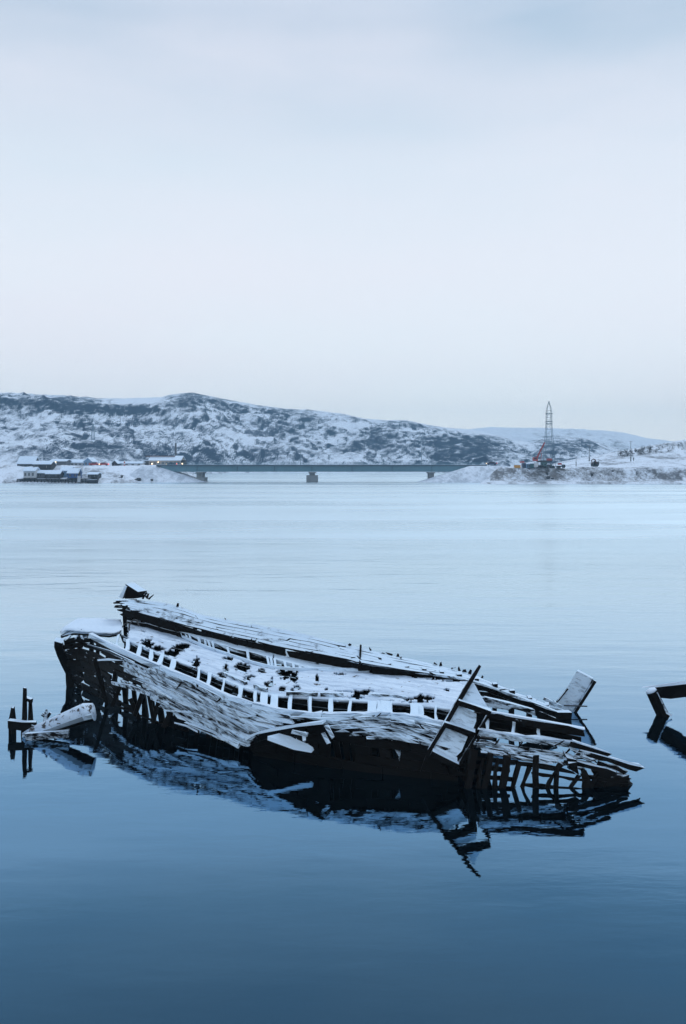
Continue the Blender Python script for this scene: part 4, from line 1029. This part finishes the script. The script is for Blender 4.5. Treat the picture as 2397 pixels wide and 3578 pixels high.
lit_lamp(553, 1617, 445, 'second lit lamp from the left in front of the roadside building')
lit_lamp(637, 1622, 424, 'lit lamp at the right end of the roadside building')
fl = empty('warning_flag', P(435, 1628, D=432), 'tall red and white striped marker standing by the shore road', 'marker')
for i in range(4):
    MB().tube([P(435, 1628 - i * 5, D=432), P(435, 1623.2 - i * 5, D=432)], [.42 - .05 * i, .4 - .05 * i], 8).build('band', 'red_paint' if i % 2 == 0 else 'white_paint', fl)

# ------------------------------------------------------------------ lattice towers and poles
def lattice(name, cx_px, D, levels, label, mat, bar, group=None):
    """levels: (py, half width in metres)"""
    y0 = levels[0][0]; base = P(cx_px, y0, D=D); o = empty(name, base, label, 'pylon', group)
    zs = [P(cx_px, py, D=D).z for py, _ in levels]; ws = [w_ for _, w_ in levels]
    cs = ((-1, -1), (1, -1), (1, 1), (-1, 1))
    pt = lambda i, k: Vector((base.x + cs[k][0] * ws[i], D + cs[k][1] * ws[i], zs[i]))
    for k in range(4):
        MB().tube([pt(i, k) for i in range(len(zs))], bar * 1.45, 5).build('leg', mat, o)
    for i in range(len(zs) - 1):
        m = MB()
        for k in range(4):
            k2 = (k + 1) % 4
            m.tube([pt(i, k), pt(i + 1, k2)], bar * .4, 4, False); m.tube([pt(i, k2), pt(i + 1, k)], bar * .4, 4, False)
            m.tube([pt(i + 1, k), pt(i + 1, k2)], bar * .6, 4, False)
        m.build('bracing', mat, o)
    return o, base
tw, tb = lattice('lattice_tower', 1918, 386, [(1633, 2.25), (1600, 1.95), (1560, 1.62), (1525, 1.35), (1500, 1.2), (1482, 1.0), (1458, 1.0), (1434, .95), (1403, .08)],
                 'tall slender steel lattice tower standing among machines on the right shore', 'steel', .06)
for py in (1481, 1473, 1446):
    p = P(1918, py, D=386); MB().box(p, (2.7, 2.2, .22)).build('platform', 'steel', tw)
lattice('power_pylon', 325, 700, [(1606, 1.9), (1580, 1.5), (1550, 1.1), (1520, .9), (1482, .3)], 'faint lattice power pylon against the snowy hillside on the left', 'steel', .12)
def pole(px, py0, py1, D, r, label):
    a, b = P(px, py1 + 2, D=D), P(px, py0, D=D)
    o = empty('utility_pole', a, label, 'utility pole', 'utility poles on the right shore')
    MB().tube([a, b], [r, r * .7], 6).build('pole', 'grey_board', o)
    MB().beam([b + Vector((-.8, 0, -.3)), b + Vector((.8, 0, -.3))], .1, .1).build('crossarm', 'grey_board', o)
    for s_ in (-.7, .7): MB().tube([b + Vector((s_, 0, -.25)), b + Vector((s_, 0, 0))], .06, 5).build('insulator', 'white_paint', o)
    MB().tube([a, a + Vector((0, 0, 2.0))], r * 1.9, 6).build('base_prop', 'grey_board', o)
pole(2204, 1541, 1610, 420, .12, 'tallest utility pole on the snowy slope near the right edge')
pole(2059, 1556, 1610, 418, .12, 'utility pole standing behind the excavator')
pole(2013, 1594, 1628, 398, .09, 'short thin pole on the snow left of the excavator')
pole(2160, 1575, 1595, 470, .09, 'faint short pole high on the snowy slope between the tall ones')

# ------------------------------------------------------------------ drilling site on the right shore
DG = 381.0
g = lambda px, py, d=0: P(px, py, D=DG + d)
crane = empty('crawler_crane', g(1895, 1634), 'red crawler crane with lattice boom raised beside the steel tower', 'crane')
def bxp(x0, y0, x1, y1, dep, d=0):
    a, b = g(x0, y1, d), g(x1, y0, d); m = MB()
    return m.box(((a.x + b.x) / 2, DG + d + dep / 2, (a.z + b.z) / 2), (b.x - a.x, dep, b.z - a.z))
bxp(1880, 1609, 1928, 1615, 3.2, 1).build('upper_works', 'dark_steel', crane)
bxp(1864, 1598, 1880, 1611, 2, 1).build('cab', 'red_paint', crane)
bxp(1867, 1600, 1876, 1605, .1, .9).build('cab_window', 'window_glass', crane)
bxp(1913, 1602, 1929, 1610, 2.4, 1.2).build('counterweight', 'red_paint', crane)
a, b = g(1873, 1606, 2), g(1903, 1546, 2)
m = MB(); d_ = (b - a); n_ = Vector((-d_.z, 0, d_.x)).normalized() * .45
for s_ in (-1, 1):
    for t_ in (-.4, .4): m.tube([a + n_ * s_ * .5 + Vector((0, t_, 0)), b + n_ * s_ * .3 + Vector((0, t_, 0))], .09, 5)
for i in range(9):
    k0, k1 = i / 9, (i + 1) / 9; s_ = 1 if i % 2 else -1
    for t_ in (-.4, .4): m.tube([a + d_ * k0 + n_ * s_ * .45 + Vector((0, t_, 0)), a + d_ * k1 - n_ * s_ * .4 + Vector((0, t_, 0))], .06, 4)
m.build('boom', 'red_paint', crane)
m = MB(); m.tube([b, g(1885, 1609, 2)], .04, 4); m.build('boom_cable', 'dark_steel', crane)
m = MB(); m.tube([g(1889, 1609, 1.5), g(1893, 1582, 1.5)], .1, 5); m.build('gantry', 'red_paint', crane)
for dd in (0, 3.4):
    a_, b_ = g(1872, 1634, dd), g(1926, 1620, dd)
    MB().prism([(a_.x, a_.y, a_.z + .4), (a_.x + .6, a_.y, a_.z), (b_.x - .6, a_.y, a_.z), (b_.x, a_.y, a_.z + .4), (b_.x - .3, a_.y, a_.z + 1.0), (a_.x + .3, a_.y, a_.z + 1.0)], (0, .8, 0)).build('track', 'rubber', crane)
bxp(1892, 1615, 1912, 1626, 2, 1.2).build('turntable', 'teal_paint', crane)
def cabin(name, x0, y0, x1, y1, dep, d, mat, label, cat, trim=True, group='cabins and containers on the drilling site'):
    a, b = g(x0, y1, d), g(x1, y0, d)
    o = empty(name, ((a.x + b.x) / 2, DG + d + dep / 2, a.z), label, cat, group)
    bxp(x0, y0, x1, y1, dep, d).build('box', mat, o)
    n = max(2, int((x1 - x0) / 4))
    for i in range(n): bxp(x0 + (x1 - x0) * (i + .2) / n, y0 + 1, x0 + (x1 - x0) * (i + .45) / n, y1 - 1, .08, d - .08).build('rib', mat, o)
    bxp(x0 - .5, y0 - 1, x1 + .5, y0, dep + .3, d - .15).build('roof_snow', 'snow_clean', o)
    return o
cabin('container', 1800, 1625, 1819, 1635, 3, 0, 'yellow_paint', 'small orange yellow container left of the other cabins', 'container')
cabin('container', 1827, 1618, 1838, 1635, 3, .5, 'dark_blue_paint', 'dark navy container beside the orange yellow one', 'container')
o = cabin('site_cabin', 1839, 1621, 1852, 1635, 3, .2, 'light_blue_paint', 'pale blue site cabin with two dark windows', 'cabin')
for x in (1843, 1848): bxp(x, 1623, x + 3, 1634, .1, .05).build('window', 'window_glass', o)
cabin('site_cabin', 1853, 1620, 1866, 1635, 3, .6, 'teal_paint', 'teal site cabin between the pale blue one and the crane', 'cabin')
cabin('site_cabin', 1870, 1616, 1882, 1632, 2.5, -2.2, 'white_paint', 'white site cabin in front of the crane tracks', 'cabin')
cabin('tank', 1912, 1623, 1922, 1633, 2.4, -2.4, 'grey_board', 'grey tank in front of the right end of the crane', 'tank')
def truck(x0, x1, y0, y1, d, mat, mat2, label, flip=False):
    a, b = g(x0, y1, d), g(x1, y0, d); L = b.x - a.x
    o = empty('truck', ((a.x + b.x) / 2, DG + d, a.z), label, 'truck', 'vehicles on the drilling site')
    X = lambda k: a.x + L * (1 - k if flip else k)
    hz = b.z - a.z
    MB().prism([(X(0), DG + d, a.z + .45), (X(.62), DG + d, a.z + .45), (X(.62), DG + d, a.z + hz * .62), (X(0), DG + d, a.z + hz * .62)], (0, 2.2, 0)).build('load_bed', mat2, o)
    MB().prism([(X(.66), DG + d, a.z + .4), (X(1), DG + d, a.z + .4), (X(1), DG + d, a.z + hz * .6), (X(.94), DG + d, a.z + hz), (X(.66), DG + d, a.z + hz)], (0, 2.2, 0)).build('cab', mat, o)
    MB().prism([(X(.72), DG + d - .05, a.z + hz * .6), (X(.93), DG + d - .05, a.z + hz * .6), (X(.90), DG + d - .05, a.z + hz * .9), (X(.72), DG + d - .05, a.z + hz * .9)], (0, .1, 0)).build('cab_window', 'window_glass', o)
    for k in (.12, .3, .82): MB().tube([(X(k), DG + d - .05, a.z + .42), (X(k), DG + d + 2.25, a.z + .42)], .45, 10).build('wheel', 'rubber', o)
    return o
truck(1884, 1910, 1620, 1635, -4, 'teal_paint', 'dark_steel', 'dark truck with teal cab parked in front of the crane')
truck(1926, 1937, 1622, 1636, -3, 'teal_paint', 'dark_steel', 'short dark green truck right of the crane', True)
o = truck(1948, 1976, 1623, 1635, 0, 'dark_blue_paint', 'dark_blue_paint', 'dark blue flatbed truck with a red load, farthest right of the crane')
bxp(1952, 1618, 1963, 1624, 1.8, .2).build('load', 'red_paint', o)
kio = cabin('container', 1821, 1611, 1832, 1618, 3, 12, 'red_paint', 'dark red container standing behind the navy one', 'container')
# excavator
ex = empty('excavator', g(2083, 1632, -2), 'dark excavator with folded arm standing alone on the snow', 'excavator')
def exq(x, y): return g(x, y, -2)
for dd in (-3.2, -1.0):
    a_, b_ = g(2068, 1631, dd), g(2092, 1626, dd)
    MB().prism([(a_.x, a_.y, a_.z + .35), (a_.x + .5, a_.y, a_.z), (b_.x - .5, a_.y, a_.z), (b_.x, a_.y, a_.z + .35), (b_.x - .4, a_.y, a_.z + .75), (a_.x + .4, a_.y, a_.z + .75)], (0, .6, 0)).build('track', 'rubber', ex)
MB().prism([exq(2074, 1626), exq(2093, 1626), exq(2094, 1615), exq(2086, 1613), exq(2075, 1614)], (0, 1.8, 0)).build('body', 'dark_steel', ex)
MB().prism([exq(2075, 1625), exq(2083, 1625), exq(2083, 1610), exq(2077, 1610)], (0, 1.0, 0)).build('cab', 'dark_blue_paint', ex)
MB().beam([exq(2084, 1620), exq(2079, 1606), exq(2073, 1604)], .4, .4, (0, 1, 0)).build('boom', 'rust', ex)
MB().beam([exq(2073, 1604), exq(2067, 1608), exq(2069, 1620)], .3, .35, (0, 1, 0)).build('arm', 'rust', ex)
MB().prism([exq(2066, 1619), exq(2073, 1621), exq(2072, 1629), exq(2067, 1630)], (0, 1.0, 0)).build('bucket', 'dark_steel', ex)
MB().beam([exq(2088, 1614), exq(2094, 1610), exq(2103, 1610)], .2, .2, (0, 1, 0)).build('pipe', 'grey_board', ex)

# two people on the slope: one continuous skinned body each
def person(px, py, D, label, face=0.0):
    base = P(px, py, D=D)
    J = [((0, 0, .95), .16), ((0, 0, 1.2), .17), ((0, 0, 1.43), .16), ((0, 0, 1.53), .07), ((0, 0.01, 1.64), .10), ((0, 0.01, 1.74), .085),
         ((.19, 0, 1.40), .08), ((.25, .02, 1.12), .06), ((.24, .08, .86), .05), ((-.19, 0, 1.40), .08), ((-.25, .02, 1.12), .06), ((-.23, .08, .86), .05),
         ((.10, 0, .88), .11), ((.11, .04, .5), .08), ((.12, 0, .1), .06), ((.12, .16, .05), .05), ((-.10, 0, .88), .11), ((-.12, .0, .5), .08), ((-.13, -.05, .1), .06), ((-.13, .11, .05), .05)]
    E = [(0, 1), (1, 2), (2, 3), (3, 4), (4, 5), (2, 6), (6, 7), (7, 8), (2, 9), (9, 10), (10, 11), (0, 12), (12, 13), (13, 14), (14, 15), (0, 16), (16, 17), (17, 18), (18, 19)]
    me = bpy.data.meshes.new('person'); me.from_pydata([j[0] for j in J], E, [])
    o = bpy.data.objects.new('person', me); C.objects.link(o); o.location = base; o.rotation_euler.z = face
    sk = o.modifiers.new('skin', 'SKIN'); o.modifiers.new('sub', 'SUBSURF').levels = 1
    for i, j in enumerate(J): me.skin_vertices[0].data[i].radius = (j[1], j[1])
    me.skin_vertices[0].data[0].use_root = True
    me.materials.append(MATS['cloth'])
    tag(o, label, 'person', 'people on the snowy slope')
person(2214, 1611, 419, 'person in dark clothes standing right of the tallest pole on the slope', .6)

# ------------------------------------------------------------------ cold haze over the inlet
m = MB(); m.box((0, 930, 58.5), (3840, 2060, 121))
hz = m.build('haze', 'water'); hz['kind'] = 'stuff'; hz['label'] = 'thin cold blue haze over the inlet'; hz['category'] = 'haze'
hm = bpy.data.materials.new('haze'); hm.use_nodes = True; hn = hm.node_tree; hn.nodes.clear()
ho = hn.nodes.new('ShaderNodeOutputMaterial'); hv = hn.nodes.new('ShaderNodeVolumePrincipled')
hv.inputs['Color'].default_value = (0.45, 0.76, 1.0, 1); hv.inputs['Density'].default_value = 0.00034
hn.links.new(hv.outputs[0], ho.inputs['Volume'])
hz.data.materials.clear(); hz.data.materials.append(hm)
